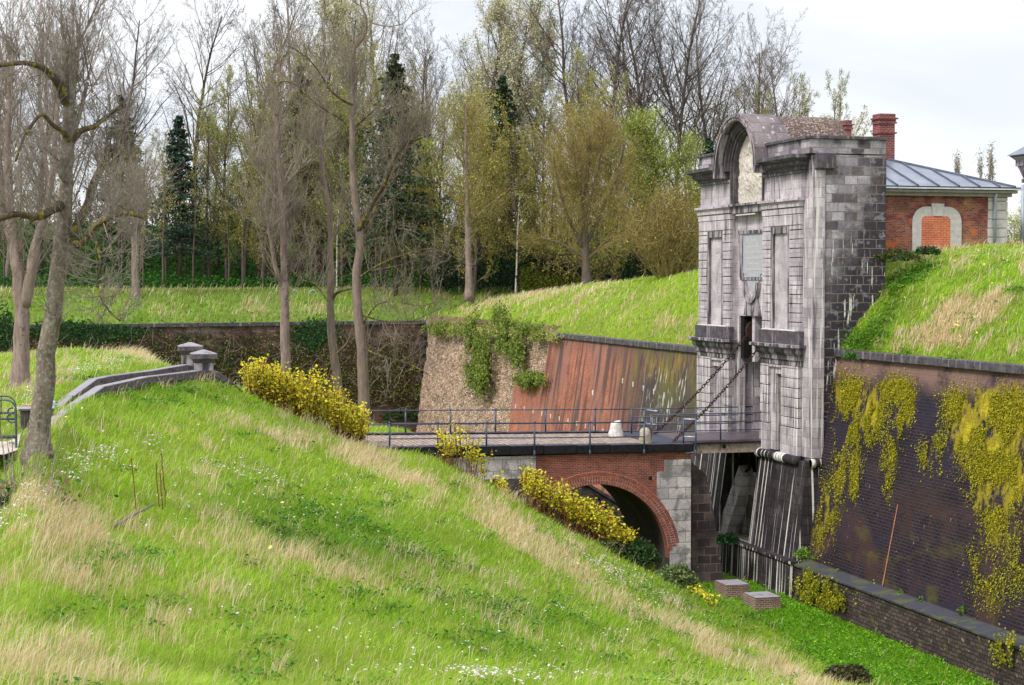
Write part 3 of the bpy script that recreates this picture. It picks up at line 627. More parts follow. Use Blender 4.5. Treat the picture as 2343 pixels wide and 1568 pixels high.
# railings
def railing(label,posts,rails,group,outer=False,knob=True,name='bridge_railing',pr=.042,rr=.028):
    t=thing(name,label,'railing',tuple(posts[0][0]),group)
    for p,h,low in posts:
        b=MB(); b.tube([(p[0],p[1],p[2]-low),(p[0],p[1],p[2]+h)],pr,8)
        kb=MB();kc=MB()
        if knob: kb.lathe((p[0],p[1],p[2]+h),[(.02,-.06),(.055,-.03),(.06,.01),(.04,.05),(.005,.07)],8); kc.lathe((p[0],p[1],p[2]+.36),[(.02,-.05),(.05,-.02),(.05,.02),(.02,.05)],8)
        if low>.2: b.lathe((p[0],p[1],p[2]-low),[(.05,-.04),(.06,.06),(.03,.3)],8)
        po=b.obj('post',M['iron'],t,0,True)
        if knob: kb.obj('knob',M['iron'],po,0,True); kc.obj('knob',M['iron'],po,0,True)
    for r in rails:
        b=MB(); b.tube([tuple(q) for q in r],rr,6); b.obj('rail',M['iron'],t,0,True)
    return t
P=[]
for px in (891.5,1002,1113,1223,1350,1474):
    q=PY(px,1000,YN-.05 if px<1200 else YN-.24); P.append(((q[0],q[1],zd(q[0])),1.02,0.05 if px<1200 else .42))
railing('blue-grey iron railing with round knobs along the near edge of the cobbled bridge',P,
   [[(p[0][0],p[0][1],p[0][2]+h) for p in P] for h in (1.0,.34)],'bridge railings')
P=[]
for px in (824,928,1031,1134,1248.4,1361.7,1475.8):
    q=PY(px,990,YF-.1); P.append(((q[0],q[1],zd(q[0])+.03),1.1,.05))
railing('blue-grey iron railing with round knobs along the far edge of the cobbled bridge',P,
   [[(p[0][0],p[0][1],p[0][2]+h) for p in P] for h in (1.08,.42)],'bridge railings')
def plainrail(label,pp,hs,z0,endx=None,group='drawbridge railings'):
    P=[((x,y,z0),max(hs)+.04,lo) for x,y,lo in pp]
    E=(endx,pp[-1][1]) if endx else None
    rr=[]
    for h in hs:
        l=[(x,y,z0+h) for x,y,lo in pp]
        if E: l.append((E[0],E[1],z0+h))
        rr.append(l)
    return railing(label,P,rr,group,knob=False,name='drawbridge_railing',pr=.04)
yN=75.3; yFf=79.2
xs=[PY(p,1000,yN)[0] for p in (1489,1648.7)]
plainrail('three-bar blue-grey railing along the near side of the drawbridge, ending in the gate opening',[(xs[0],yN,0),(xs[1],yN,.05)],(1.22,.84,.44),0.,34.2)
xs=[PY(p,1000,yFf)[0] for p in (1444.8,1592)]
plainrail('three-bar blue-grey railing along the far side of the drawbridge',[(xs[0],yFf,0),(xs[1],yFf,0)],(1.20,.82,.42),0.,34.2)
a=PZ(1563.8,1014.5,0); c=PY(1592,1000,73.75)
t=railing('short pale blue return railing closing the gap beside the near end of the drawbridge',[((a[0],a[1],0),1.14,0),((c[0],c[1],0),1.14,.5)],[],'return railings',knob=False,name='return_railing',pr=.04)
for h in(1.1,.3):
    b=MB(); b.tube([(a[0],a[1],h),(c[0],c[1],h)],.035,6); b.obj('rail',M['iron_light'],t,0,True)
b=MB(); b.tube([(c[0]-.5,c[1],-.42),(c[0],c[1],-.42)],.04,6); b.obj('bracket',M['iron'],t)
a=PY(1475.8,990,YF-.1); c=PY(1505,990,79.3)
t=railing('short pale blue return railing at the far corner of the bridge, near the white stone block',[((c[0],c[1],0.02),1.06,0)],[],'return railings',knob=False,name='return_railing',pr=.045)
for h in(1.08,.42):
    b=MB(); b.tube([(a[0],a[1],h),(c[0],c[1],h-.02)],.032,6); b.obj('rail',M['iron_light'],t,0,True)
# guard stones
def guardstone(px,py,Z,prof,label,mat,sx=1.,sy=1.,rz=0):
    p=PZ(px,py,Z); mb=MB(); mb.lathe((p[0],p[1],Z-.05),prof,14,sx,sy)
    mb.v=[(x+.03*math.sin(z*9+x*7),y+.03*math.cos(z*7+y*5),z+(.05*math.sin(x*8) if z>Z+.3 else 0)) for x,y,z in mb.v]
    t=thing('guard_stone',label,'guard stone',(p[0],p[1],Z),'guard stones'); mb.obj('block',mat,t,0,False)
guardstone(1409,999,.03,[(.36,0),(.35,.2),(.30,.45),(.26,.70),(.21,.75)],'whitewashed stone block on the far side of the bridge, broader at its foot',M['white_stone'],1.,.8)
guardstone(1476,1014,.03,[(.33,0),(.31,.2),(.29,.42),(.26,.58),(.18,.68),(.05,.72)],'tan and dark stained round-topped stone block by the near railing',M['tan_stone'],.95,.8)
# brick plinths in the moat
def plinth(cx,cy,w,d,h,label):
    t=thing('brick_plinth',label,'brick plinth',(cx,cy,-6.45),'brick plinths in the moat'); z0=-6.5
    b=MB(); b.box(cx-w/2,cx+w/2,cy-d/2,cy+d/2,z0,z0+h-.22); b.obj('base',M['small_brick'],t)
    b=MB(); x=cx-w/2
    while x<cx+w/2-.03: b.box(x,min(x+.075,cx+w/2),cy-d/2-.01,cy+d/2+.01,z0+h-.22,z0+h-.04); x+=.1
    b.box(cx-w/2+.02,cx+w/2-.02,cy-d/2+.03,cy+d/2-.03,z0+h-.22,z0+h-.045); b.obj('upright_course',M['small_brick'],t)
    b=MB(); b.box(cx-w/2+.02,cx+w/2-.02,cy-d/2+.01,cy+d/2-.01,z0+h-.04,z0+h); b.obj('mortar_top',M['capstone'],t)
plinth(29.85,71.3,1.12,1.35,.58,'low brown brick plinth at the foot of the gate scarp, further from the viewer')
plinth(29.95,68.3,1.18,1.35,.55,'low brown brick plinth on the moat grass, nearer to the viewer')
# ================================================================ CURTAIN WALLS
BT=.15
def cur(px,py,xt=34.3,zt=3.7,bt=BT):          # point of the battered wall plane under a photo position
    r=ray(px,py); # x = xt-(zt-z)*bt
    t=(xt-(zt-EYE[2])*bt)/(r[0]-r[2]*bt) if False else None
    # EYE.x+t rx = xt-(zt-(EYE.z+t rz))*bt
    t=(xt-(zt-EYE[2])*bt)/(r[0]-r[2]*bt); return EYE+r*t
cw=thing('left_curtain_wall','battered pinkish brick curtain wall with dark stone cordon and stains, left of the gate','curtain wall',(34,95,-6.4))
def slabpoly(pts,th,mb,dx=0):     # polygon (y,z) on the battered plane, thickened towards +x
    X=lambda z:34.3-(3.7-z)*BT+dx
    n=len(pts); mb.add([(X(z),y,z) for y,z in pts]+[(X(z)+th,y,z) for y,z in pts],[tuple(range(n)),tuple(range(2*n-1,n-1,-1))]+[(i,i+n,(i+1)%n+n,(i+1)%n) for i in range(n)])
k=lambda px,py:(cur(px,py)[1],cur(px,py)[2])
e1=k(1257,785); e2=k(1240,878); e3=k(1176,874); e4=k(1168,1000)
b=MB(); slabpoly([(83.4,-6.6),(83.4,3.7),(e1[0],3.65),e2,e3,(e4[0]+.5,-6.6)],.8,b); b.obj('brick_face',M['curtain'],cw)
b=MB(); y=83.4
while y<e1[0]:
    y1=min(y+1.1,e1[0]+.2); b.box(34.12,34.9,y+.006,y1-.006,3.52,3.86,.004); y=y1
b.obj('cordon',M['trim_dark'],cw,.03)
b=MB()
def rowm(a,c,n,z0):
    for i in range(n):
        t=i/(n-1); q=cur(a[0]+(c[0]-a[0])*t,a[1]+(c[1]-a[1])*t); b.box(q[0]-.02,q[0]+.1,q[1]-.07,q[1]+.07,q[2]-.16,q[2]+.16)
rowm((1180,930),(1460,1010),15,0); rowm((1425,872),(1720*.0+1520,905),5,0); rowm((1356,899),(1357,899.5),2,0)
b.obj('white_marker_stones',M['white_stone'],cw)
# eroded masonry: a displaced sheet
def eroded():
    t=thing('eroded_masonry_wall','pale crumbling rubble brick wall with hanging plants, left of the pink brick wall','rubble wall',(34,130,-6.4))
    ny,nz=230,70; Y,Z=np.meshgrid(np.linspace(e1[0]-.3,152.2,ny),np.linspace(-6.6,4.3,nz),indexing='ij')
    X=34.3-(3.7-Z)*BT+.22+.5*(fbm(Y*.5,Z*.5,1.,4)-.5)+.30*(fbm(Y*2.,Z*3.,1.,8)-.5)
    X=np.where((Y<e2[0])&(Z>e2[1]),X+.5,X); X=np.where((Y<e3[0]+.2)&(Z<e3[1]),34.3-(3.7-Z)*BT+.3,X); 
    wedge=np.clip(1-np.abs(Y-127)/1.6,0,1)*np.clip((Z+3)/4,0,1); X+=wedge*1.3
    V=np.stack([X,Y,Z],-1).reshape(-1,3)-np.array([34,130,-6.4]); idx=np.arange(ny*nz).reshape(ny,nz)
    Fc=np.stack([idx[:-1,:-1],idx[:-1,1:],idx[1:,1:],idx[1:,:-1]],-1).reshape(-1,4)
    link('rubble_face',npmesh('rubble_face',V,Fc),M['eroded'],t)
    b=MB(); z=-6.4; i=0
    while z<3.2:
        w=.75 if i%2 else .45; X=34.3-(3.7-z)*BT; b.box(X-.12,X+.5,152.2-w,152.75,z,z+.36,.02); z+=.38; i+=1
    b.obj('quoin_edge',M['eroded_edge'],t,.02)
eroded()
# right curtain with plinth
rc=thing('right_curtain_wall','dark purple-black brick curtain wall with yellow-green moss, right of the gate','curtain wall',(34,55,-6.4))
def Xr(z): return 34.45-(4.1-z)*RB
b=MB(); y0=20;y1=70.6
b.add([(Xr(-5.1),y0,-5.1),(Xr(-5.1),y1,-5.1),(Xr(4.05),y1,4.05),(Xr(4.05),y0,4.05),(36,y0,-5.1),(36,y1,-5.1),(36,y1,4.05),(36,y0,4.05)],[(0,1,2,3),(4,7,6,5),(0,4,5,1),(3,2,6,7),(1,5,6,2),(0,3,7,4)])
b.obj('brick_face',M['rcurtain'],rc)
b=MB(); y=20
while y<70.37: y2=min(y+1.25,70.38); b.box(34.22,35.1,y+.008,y2-.008,4.02,4.36,.006); y=y2
b.obj('cordon',M['trim_dark'],rc,.03)
b=MB(); b.hexa([(32.0,20,-6.8),(33.2,20,-6.8),(33.2,69.9,-6.8),(32.0,69.9,-6.8)],[(32.2,20,-5.08),(33.2,20,-5.08),(33.2,69.9,-5.08),(32.2,69.9,-5.08)]); b.obj('rubble_plinth',M['plinth'],rc)
b=MB(); y=20
while y<70.0: y2=min(y+1.0,70.0); b.hexa([(32.1,y+.01,-5.08),(33.0,y+.01,-5.08),(33.,y2-.01,-5.08),(32.1,y2-.01,-5.08)],[(32.14,y+.01,-4.98),(33.,y+.01,-4.82),(33.,y2-.01,-4.82),(32.14,y2-.01,-4.98)]); y=y2
b.obj('plinth_coping',M['coping_blue'],rc,.02)
b=MB(); q0=rq(2055,1155);q1=rq(2020,1340); b.add([(q0[0]-.02,q0[1]-.03,q0[2]),(q0[0]-.02,q0[1]+.03,q0[2]),(q1[0]-.02,q1[1]+.045,q1[2]),(q1[0]-.02,q1[1]-.045,q1[2])],[(0,1,2,3)]); b.obj('rust_coloured_scar',plain('scar_orange',(.42,.17,.08),.9,.1),rc)
# far dark wall
fw=thing('overgrown_far_wall','long dark brown overgrown brick wall below the far grassy bank','rampart wall',(10,147,-6.4))
WL=[(34.3,152.3),(8.,147.),(-8,144.2),(-34,140.)]
def seg(mb,z0,z1,off0,off1,th=.8):
    for (xa,ya),(xb,yb) in zip(WL[:-1],WL[1:]):
        mb.hexa([(xa,ya-off0,z0),(xb,yb-off0,z0),(xb,yb+th,z0),(xa,ya+th,z0)],[(xa,ya-off1,z1),(xb,yb-off1,z1),(xb,yb+th,z1),(xa,ya+th,z1)])
b=MB(); seg(b,-6.8,3.5,1.4,0); b.obj('brick_face',M['darkwall'],fw); b=MB(); seg(b,3.5,3.8,.12,.12); b.obj('coping',M['trim_dark'],fw)
# wall seen through the arch
mw=thing('moat_retaining_wall','dark rubble retaining wall with a sloping coping, seen through the bridge arch','retaining wall',(24,85,-6.4))
a=PY(1290,1090,85);c=PY(1345,1112,85);d=PY(1425,1160,85); top=[(a[0]-4,a[2]+.4),(a[0],a[2]),(c[0],c[2]),(d[0],d[2]),(d[0]+1.,d[2]-2.5),(d[0]+1.2,-6.6)]
b=MB(); b.prism([(a[0]-4,-6.6)]+top,85,85.6,'y'); b.obj('rubble_face',M['moatwall'],mw)
b=MB()
for p,q in zip(top[:-2],top[1:-1]): b.prism([p,q,(q[0],q[1]+.16),(p[0],p[1]+.16)],84.9,85.9,'y')
b.obj('coping',M['capstone'],mw)
# ================================================================ PASSAGE WALLS AND PILLARS
def passage(pts,label,hgt,base=2.6):
    t=thing('passage_wall',label,'parapet wall',tuple(pts[0][:2])+(base,),'passage walls')
    b=MB();c=MB()
    for p,q in zip(pts[:-1],pts[1:]):
        p=Vector(p);q=Vector(q); d=(q-p); d.z=0; n=Vector((d.y,-d.x,0)).normalized()*.15
        def quad(pt,zz,k): return (pt.x+n.x*k,pt.y+n.y*k,zz)
        b.hexa([quad(p,base-1,1),quad(q,base-1,1),quad(q,base-1,-1),quad(p,base-1,-1)],[quad(p,p.z-.2,1),quad(q,q.z-.2,1),quad(q,q.z-.2,-1),quad(p,p.z-.2,-1)])
        L=(q-p).length; m=max(1,int(L/1.3))
        for i in range(m):
            u=p+(q-p)*(i/m+.003); w=p+(q-p)*((i+1)/m-.003)
            c.hexa([quad(u,u.z-.3,1.25),quad(w,w.z-.3,1.25),quad(w,w.z-.3,-1.25),quad(u,u.z-.3,-1.25)],[quad(u,u.z,1.1),quad(w,w.z,1.1),quad(w,w.z,-1.1),quad(u,u.z,-1.1)])
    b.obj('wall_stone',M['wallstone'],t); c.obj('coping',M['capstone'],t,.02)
passage([PD(100,976,50.5),PD(175,920,56),PD(228,884,60),PD(330,862,66),PD(447,848,72)],'nearer of the two stepped grey parapet walls, running up to the nearer capped pillar',0)
passage([PD(96,960,54),PD(150,912,59),PD(212,867,64),PD(246,860,66),PD(340,848,70),PD(422,834,76)],'further of the two stepped grey parapet walls, ending at the further capped pillar',0)
passage([PD(492,850,72.5),PD(516,868,73.5),PD(548,893,75)],'short grey wall sloping down to the right from the nearer capped pillar',0)
def pillar(px,py,d,w,h,label):
    p=PD(px,py,d); x,y,z=p; t=thing('stone_pillar',label,'pillar',(x,y,z),'capped stone pillars')
    q=w*.36; b=MB(); b.box(x-q,x+q,y-q,y+q,z-.6,z+h-.55); b.obj('shaft',M['trim'],t,.02)
    b=MB(); o=w/2; b.fru((x-q,x+q,y-q,y+q,z+h-.55),(x-o*.95,x+o*.95,y-o*.95,y+o*.95,z+h-.38)).box(x-o,x+o,y-o,y+o,z+h-.38,z+h-.16).fru((x-o,x+o,y-o,y+o,z+h-.16),(x-.05,x+.05,y-.05,y+.05,z+h)); b.obj('pyramid_cap',M['capstone'],t,.015)
    b=MB(); b.box(x-o*.95,x+o*.95,y-o,y+o*.9,z-1.4,z-.02); b.obj('pedestal',M['wallstone'],t,.03)
pillar(466,846,73,1.05,.84,'squat stone pillar with a low pyramid cap, the nearer one with the shorter visible shaft')
pillar(436,834,77,1.05,.98,'stone pillar with a low pyramid cap, partly hidden behind the nearer pillar')
# small gate pier, rusty box and iron gate at the left edge
p=PD(82,985,53); t=thing('low_stone_pier','low dark stone pier with pale top beside the leaning trunk','stone pier',tuple(p)); b=MB(); b.box(p[0]-.45,p[0]+.5,p[1]-.4,p[1]+.4,p[2]-.6,p[2]+.62); b.obj('pier_block',M['wallstone'],t,.03); b=MB(); b.box(p[0]-.5,p[0]+.55,p[1]-.45,p[1]+.45,p[2]+.62,p[2]+.70); b.obj('pier_cap',M['capstone'],t,.01)
p=PD(80,950,55); b=MB(); b.prism([(-.45,0),(.5,0),(.5,.38),(-.45,.26)],-.4,.4,'y'); b.v=[(x+p[0],y+p[1],z+p[2]) for x,y,z in b.v]; t=thing('rusty_box','small rusty orange metal box behind the low stone pier','metal box',tuple(p)); b.obj('box_body',M['box_rust'],t,.02); b=MB(); b.box(p[0]+.52,p[0]+.62,p[1]-.35,p[1]+.3,p[2]+.05,p[2]+.42); b.obj('grey_side',M['pipe'],t)
def irongate(py,d,label,x0=-90,x1=42):
    a=PD(x0,py,d); c=PD(x1,py,d); z=a[2]; h=1.15; t=thing('iron_barrier',label,'iron barrier',(c[0],c[1],z),'curled iron barriers')
    u=Vector((c[0]-a[0],c[1]-a[1],0)).normalized(); A=Vector(a); D=(Vector(c)-A).length
    def pt(s,zz): v=A+u*s; return (v.x,v.y,z+zz)
    b=MB(); top=[pt(s,h) for s in np.linspace(0,D-.35,6)]+[pt(D-.35+.3*math.sin(R_(k)),h-.3+.3*math.cos(R_(k))) for k in range(15,91,15)]+[pt(D-.05,h-.5)]
    top+=[pt(D-.17-.13*math.cos(R_(k)+math.pi),h-.5-.13*math.sin(R_(k))) for k in range(20,300,30)]
    b.tube(top,.026,6); b.obj('curled_top_rail',M['iron'],t,0,True)
    for zz,r in((.62,.03),(.12,.05)): b=MB(); b.tube([pt(0,zz-.0),pt(D-.05,zz)],r,6); b.obj('rail',M['iron'],t,0,True)
    for s in np.linspace(.3,D-.5,5): b=MB(); b.tube([pt(s,.1),pt(s,h)],.012,5); b.obj('bar',M['rust'],t)
    b=MB(); b.tube([pt(D-.06,-.3),pt(D-.06,h-.4)],.035,6); b.obj('post',M['iron'],t)
irongate(1010,48.5,'curled blue-grey iron barrier at the left edge, in front of the further one')
irongate(990,55,'curled blue-grey iron barrier at the left edge, the further and higher-looking one',-90,40)
# ================================================================ GUARDHOUSE
gh=thing('guardhouse','low red brick guardhouse with blue-grey zinc hipped roof and bricked-up window, behind the gate','guardhouse',(42.5,80,8.))
GY=78.; gx0,gx1=38.6,47.35
b=MB(); b.box(gx0,gx1,GY,GY+11,6.5,11.55); b.obj('brick_wall',M['guard_brick'],gh)
b=MB(); z=8.2; 
while z<11.5: b.box(46.3,47.40,GY-.05,GY+.8,z,min(z+.44,11.55)-.015); z+=.45
b.obj('corner_quoins',M['guard_stone'],gh,.02)
b=MB(); b.box(gx0,47.55,GY-.2,GY+11.2,11.55,11.72).box(gx0,47.75,GY-.4,GY+11.4,11.72,11.85); b.obj('cornice',M['cornice_wood'],gh,.01)
b=MB(); b.box(gx0,47.95,GY-.55,GY+11.5,11.88,11.95); b.obj('gutter',M['gutter'],gh); b=MB(); b.box(gx0,47.9,GY-.45,GY+11.5,11.95,12.02); b.obj('gutter_bed',M['gutter_dark'],gh)
# roof: hip from corner to apex
rx,ry=47.7,GY-.3; pk=(41.2,GY+5.6,14.15); pk2=(38.6,GY+5.6,14.15)
b=MB(); b.add([(38.6,ry,12.02),(rx,ry,12.02),(rx,GY+11.5,12.02),(38.6,GY+11.5,12.02),pk,pk2],[(0,1,4,5),(1,2,4),(2,3,5,4),(0,3,2,1)]); roof=b.obj('zinc_roof',M['zinc'],gh)
b=MB()
for x in np.arange(38.9,47.4,1.13):
    # seams run up the front slope
    f=1. if x<=pk[0] else (rx-x)/(rx-pk[0]); top=(x,ry+(pk[1]-ry)*f,12.02+(pk[2]-12.02)*f)
    b.tube([(x,ry,12.06),(top[0],top[1],top[2]+.04)],.045,4)
b.tube([(rx,ry,12.05),(pk[0],pk[1],pk[2]+.05)],.06,5); b.obj('roof_seams',M['zinc_seam'],roof)
b=MB()
wx0,wx1=PY(2087,500,GY)[0],PY(2199,500,GY)[0]; ix0,ix1=PY(2107,500,GY)[0],PY(2173,500,GY)[0]; zt_=PY(2140,473,GY)[2]; zi=PY(2140,495,GY)[2]
def soft(x0,x1,zb,ztp,r):
    return [(x0,zb),(x1,zb)]+[(x1-r+r*math.cos(R_(a)),ztp-r+r*math.sin(R_(a))) for a in range(0,91,15)]+[(x0+r-r*math.cos(R_(a)),ztp-r+r*math.sin(R_(a))) for a in range(90,-1,-15)]
o=soft(wx0,wx1,7.6,zt_,.75); i_=soft(ix0,ix1,7.6,zi,.25)
b.prism(o,GY-.07,GY-.005,'y'); b.prism([((wx0+wx1)/2-.26,zi),((wx0+wx1)/2+.26,zi),((wx0+wx1)/2+.36,zt_+.15),((wx0+wx1)/2-.36,zt_+.15)],GY-.12,GY-.07,'y')
wsur=b.obj('window_surround',M['guard_stone'],gh,.01)
b=MB(); b.prism(i_,GY-.075,GY-.065,'y'); b.obj('blocked_window',M['infill_brick'],wsur)
px_=PY(2273,500,GY)[0]; b=MB(); b.tube([(px_,GY-.3,11.8),(px_,GY-.14,11.5),(px_,GY-.14,8.9)],.085,8); dp=b.obj('downpipe',M['pipe'],gh,0,True)
b=MB(); b.tube([(px_,GY-.14,10.4),(px_,GY-.14,10.46)],.11,8); b.obj('pipe_clamp',M['zinc_seam'],dp)
b=MB(); b.hexa([(37,GY-.9,7.55),(42,GY-.7,8.25),(42,GY,8.25),(37,GY,7.55)],[(37,GY-.9,7.95),(43.5,GY-.7,8.7),(43.5,GY,8.7),(37,GY,7.95)]); b.obj('footing_slab',M['wallstone'],gh,.03)
def chimney(px0,px1,ptop,Y,zb,label,w=.8):
    a=PY(px0,ptop,Y+w); c=PY(px1,ptop,Y); x0,x1,zt=a[0]+.02,c[0],a[2]
    b=MB(); b.box(x0+.08,x1-.08,Y,Y+w,zb,zt-.5).box(x0,x1,Y-.08,Y+w,zt-.5,zt-.42).box(x0+.04,x1-.04,Y-.04,Y+w,zt-.42,zt-.28).box(x0-.05,x1+.05,Y-.12,Y+w,zt-.28,zt-.2).box(x0+.06,x1-.06,Y-.03,Y+w,zt-.2,zt)
    b.box(x0,x1,Y-.08,Y+w,zt-1.02,zt-.94)
    o=b.obj('chimney',M['chim_brick'],roof); o['label']=label
chimney(1993,2051,263,82,11.9,'tall red brick chimney beside the gate tower')
chimney(1917,1951,278,88,11.9,'short red brick chimney peeping over the barrel roof')
# pavilion corner at the right edge
pv=thing('pavilion','corner of a small stone pavilion with slate-edged cornice and grey downpipe, at the right edge','pavilion',tuple(PD(2375,570,88)))
c=PD(2339,450,90); x0,y0=c[0]+.12,c[1]-3.2
b=MB(); z=7.6
while z<12.5: b.box(x0,x0+3.2,y0,y0+3.2,z,z+.42); z+=.45
b.obj('stone_wall',M['guard_stone'],pv,.02)
b=MB(); zc=PD(2337,414,90)[2]
b.box(x0-.12,x0+3.3,y0-.12,y0+3.3,zc-.1,zc+.1).fru((x0-.05,x0+3.2,y0-.05,y0+3.2,zc+.1),(x0-.3,x0+3.4,y0-.3,y0+3.4,zc+.75)).box(x0-.35,x0+3.5,y0-.35,y0+3.5,zc+.75,zc+1.05).fru((x0-.35,x0+3.5,y0-.35,y0+3.5,zc+1.05),(x0-.62,x0+3.7,y0-.62,y0+3.7,zc+1.3))
b.obj('cornice',M['trim'],pv)
b=MB(); b.fru((x0-.7,x0+3.8,y0-.7,y0+3.8,zc+1.3),(x0-.1,x0+3.1,y0-.1,y0+3.1,zc+1.75)); b.obj('roof_edge',M['zinc'],pv)
b=MB(); b.box(x0+.3,x0+1.,y0+.3,y0+1.,zc+1.75,zc+2.2); b.obj('roof_upstand',M['cornice_wood'],pv)
b=MB(); b.tube([(x0-.14,y0+3.1,7.6),(x0-.14,y0+3.1,zc-.2)],.1,8); b.obj('downpipe',M['pipe'],pv,0,True)
p=PD(2312,563,95); b=MB(); b.box(p[0]-.8,p[0]+.7,p[1],p[1]+.1,p[2],p[2]+.22).box(p[0]-.75,p[0]-.65,p[1]+.02,p[1]+.08,p[2]-1.,p[2]).box(p[0]+.5,p[0]+.6,p[1]+.02,p[1]+.08,p[2]-1.,p[2]); tag(b.obj('red_barrier',M['red_paint']),'low red painted barrier beyond the grass between guardhouse and pavilion','barrier')
# ================================================================ TERRAIN
def yz(y,d): return 7.4-(y-641)*d/4000.
cols={ # px: (bottom distance, ridge distance, ridge photo row, tail)
-1200:(22,40,1120,[(44,2.6),(50,3.0),(56,3.4),(70,3.7),(92,3.65),(98,-6.6),(103,-6.6)]),
-500:(24,40,1150,[(44,2.3),(50,2.8),(56,3.3),(70,3.6),(92,3.65),(98,-6.6),(103,-6.6)]),
0:(26,40,1185,[(44,2.0),(50,2.5),(56,3.2),(70,3.6),(92,3.65),(98,-6.6),(103,-6.6)]),
60:(26.5,41.5,1078,[(47,2.8),(52,2.85),(60,3.4),(72,3.6),(92,3.65),(98,-6.6),(103,-6.6)]),
86:(26.8,43.3,1022,[(48,3.2),(53,3.1),(60,3.35),(72,3.6),(92,3.65),(98,-6.6),(103,-6.6)]),
110:(27,48,984,[(52,3.15),(55,3.1),(60,3.35),(72,3.6),(93,3.65),(98,-6.6),(103,-6.6)]),
225:(28,59,914,[(61,3.3),(64,3.2),(68,3.6),(78,3.7),(94,3.65),(99,-6.6),(104,-6.6)]),
330:(29,65,893,[(67,3.2),(70,3.1),(74,3.5),(80,3.6),(94,3.5),(99,-6.6),(104,-6.6)]),
385:(29.5,68.5,880,[(70,3.1),(73,3.0),(77,3.4),(82,3.2),(92,2.6),(99,-6.6),(104,-6.6)]),
446:(30,72,864,[(74,3.0),(76,2.9),(79,2.8),(84,2.4),(92,2.),(99,-6.6),(104,-6.6)]),
540:(30.5,73,893,[(76,1.6),(79,1.2),(83,1.2),(88,1.6),(94,1.8),(100,-6.6),(105,-6.6)]),
700:(32,75,968,[(78,.3),(80,.2),(84,.3),(88,1.),(94,1.),(100,-6.6),(105,-6.6)]),
835:(34,76.3,1012,[(78,.1),(80,.1),(84,.05),(88,.0),(91,-.6),(98,-6.6),(104,-6.6)]),
940:(35,76.0,1033,[(78,-.3),(80,-.3),(84,-.1),(87,-.25),(91,-3),(98,-6.6),(104,-6.6)]),
1000:(36,75.8,1048,[(77.5,-.8),(79,-1),(83,-1),(88,-2),(92,-4),(98,-6.6),(104,-6.6)]),
1100:(37,75.3,1102,[(77,-1.9),(79,-2.5),(83,-3),(88,-3.5),(92,-5),(98,-6.6),(104,-6.6)]),
1200:(38.5,75.3,1152,[(77,-3.0),(79,-4),(83,-4.6),(88,-5),(92,-6.2),(98,-6.6),(104,-6.6)]),
1300:(41,75.8,1210,[(77.3,-4.6),(79,-6.2),(83,-6.6),(88,-6.6),(92,-6.6),(98,-6.6),(104,-6.6)]),
1450:(45,76.3,1280,[(78,-6.1),(80,-6.6),(84,-6.6),(88,-6.6),(92,-6.6),(98,-6.6),(104,-6.6)]),
1580:(48.5,77,1343,[(79,-6.6),(81,-6.6),(84,-6.6),(88,-6.6),(92,-6.6),(98,-6.6),(104,-6.6)]),
1700:(52,72.5,1397,[(76,-6.7),(79,-6.7),(84,-6.7),(88,-6.7),(92,-6.7),(98,-6.7),(104,-6.7)]),
1900:(56,59.8,1566,[(62,-6.7),(70,-6.7),(80,-6.7),(88,-6.7),(92,-6.7),(98,-6.7),(104,-6.7)])}
def fg_profile(px,c):
    db,dr,yr,tail=c; pts=[(3,5.7),(.45*db,None),(db,yz(1569,db))]
    pts[1]=(.45*db,pts[2][1]*.4+5.7*.6-.5)
    for k in (.25,.5,.75):
        y=1569+(yr-1569)*k; inv=1/db+(1/dr-1/db)*k; bulge=1.+.05*math.sin(math.pi*k); d=1/inv*bulge; pts.append((d,yz(y,d)))
    pts.append((dr,yz(yr,dr))); return pts+list(tail)
keys=sorted(cols); prof=np.array([fg_profile(k_,cols[k_]) for k_ in keys])     # (ncol, nst, 2)
for pxx,pr in ((2500,[(3,5.7),(13,3.2),(28,-1.),(36,-5),(42,-6.7),(47,-6.7),(52,-6.7)]),(3600,[(3,5.7),(13,3.2),(28,-1.),(36,-5),(42,-6.7),(47,-6.7),(52,-6.7)])):
    keys.append(pxx); pr=pr+[(60,-6.7),(70,-6.7),(80,-6.7),(86,-6.7),(92,-6.7),(98,-6.7),(104,-6.7)]; prof=np.concatenate([prof,np.array(pr)[None]],0)
keys=np.array(keys,float)
pxs=np.concatenate([np.arange(-1200,-100,40),np.arange(-100,1900,10),np.arange(1900,3601,50)]).astype(float)
S=prof.shape[1]; sub=8; sv=np.linspace(0,S-1,(S-1)*sub+1)
def interp_cols(pxq):
    out=np.zeros((len(pxq),S,2))
    for s in range(S):
        for c_ in (0,1): out[:,s,c_]=np.interp(pxq,keys,prof[:,s,c_])
    k_=3                                     # soften the kinks between the surveyed columns
    o2=out.copy()
    for i in range(len(pxq)): a,b=max(0,i-k_),min(len(pxq),i+k_+1); o2[i]=out[a:b].mean(0)
    return o2
def interp_st(P):
    n=P.shape[0]; out=np.zeros((n,len(sv),2))
    for i in range(n):
        for c_ in (0,1): out[i,:,c_]=np.interp(sv,np.arange(S),P[i,:,c_])
    o=out.copy()
    for j in range(2,len(sv)-2): o[:,j]=(out[:,j-1]+2*out[:,j]+out[:,j+1])/4
    return o
GRD=interp_st(interp_cols(pxs))
def to_world(pxa,D,Z):
    t=(pxa-1171.5)/F; X=D*(t*math.cos(YAW)-math.sin(YAW)*1.); Y=D*(t*math.sin(YAW)+math.cos(YAW)); return np.stack([X,Y,Z],-1)
D_=GRD[...,0]; Z_=GRD[...,1]; W=to_world(pxs[:,None]*np.ones_like(D_),D_,Z_)
amp=np.clip((D_-12)/20,0,1)*np.where(Z_>-6.4,1,.4)*.28
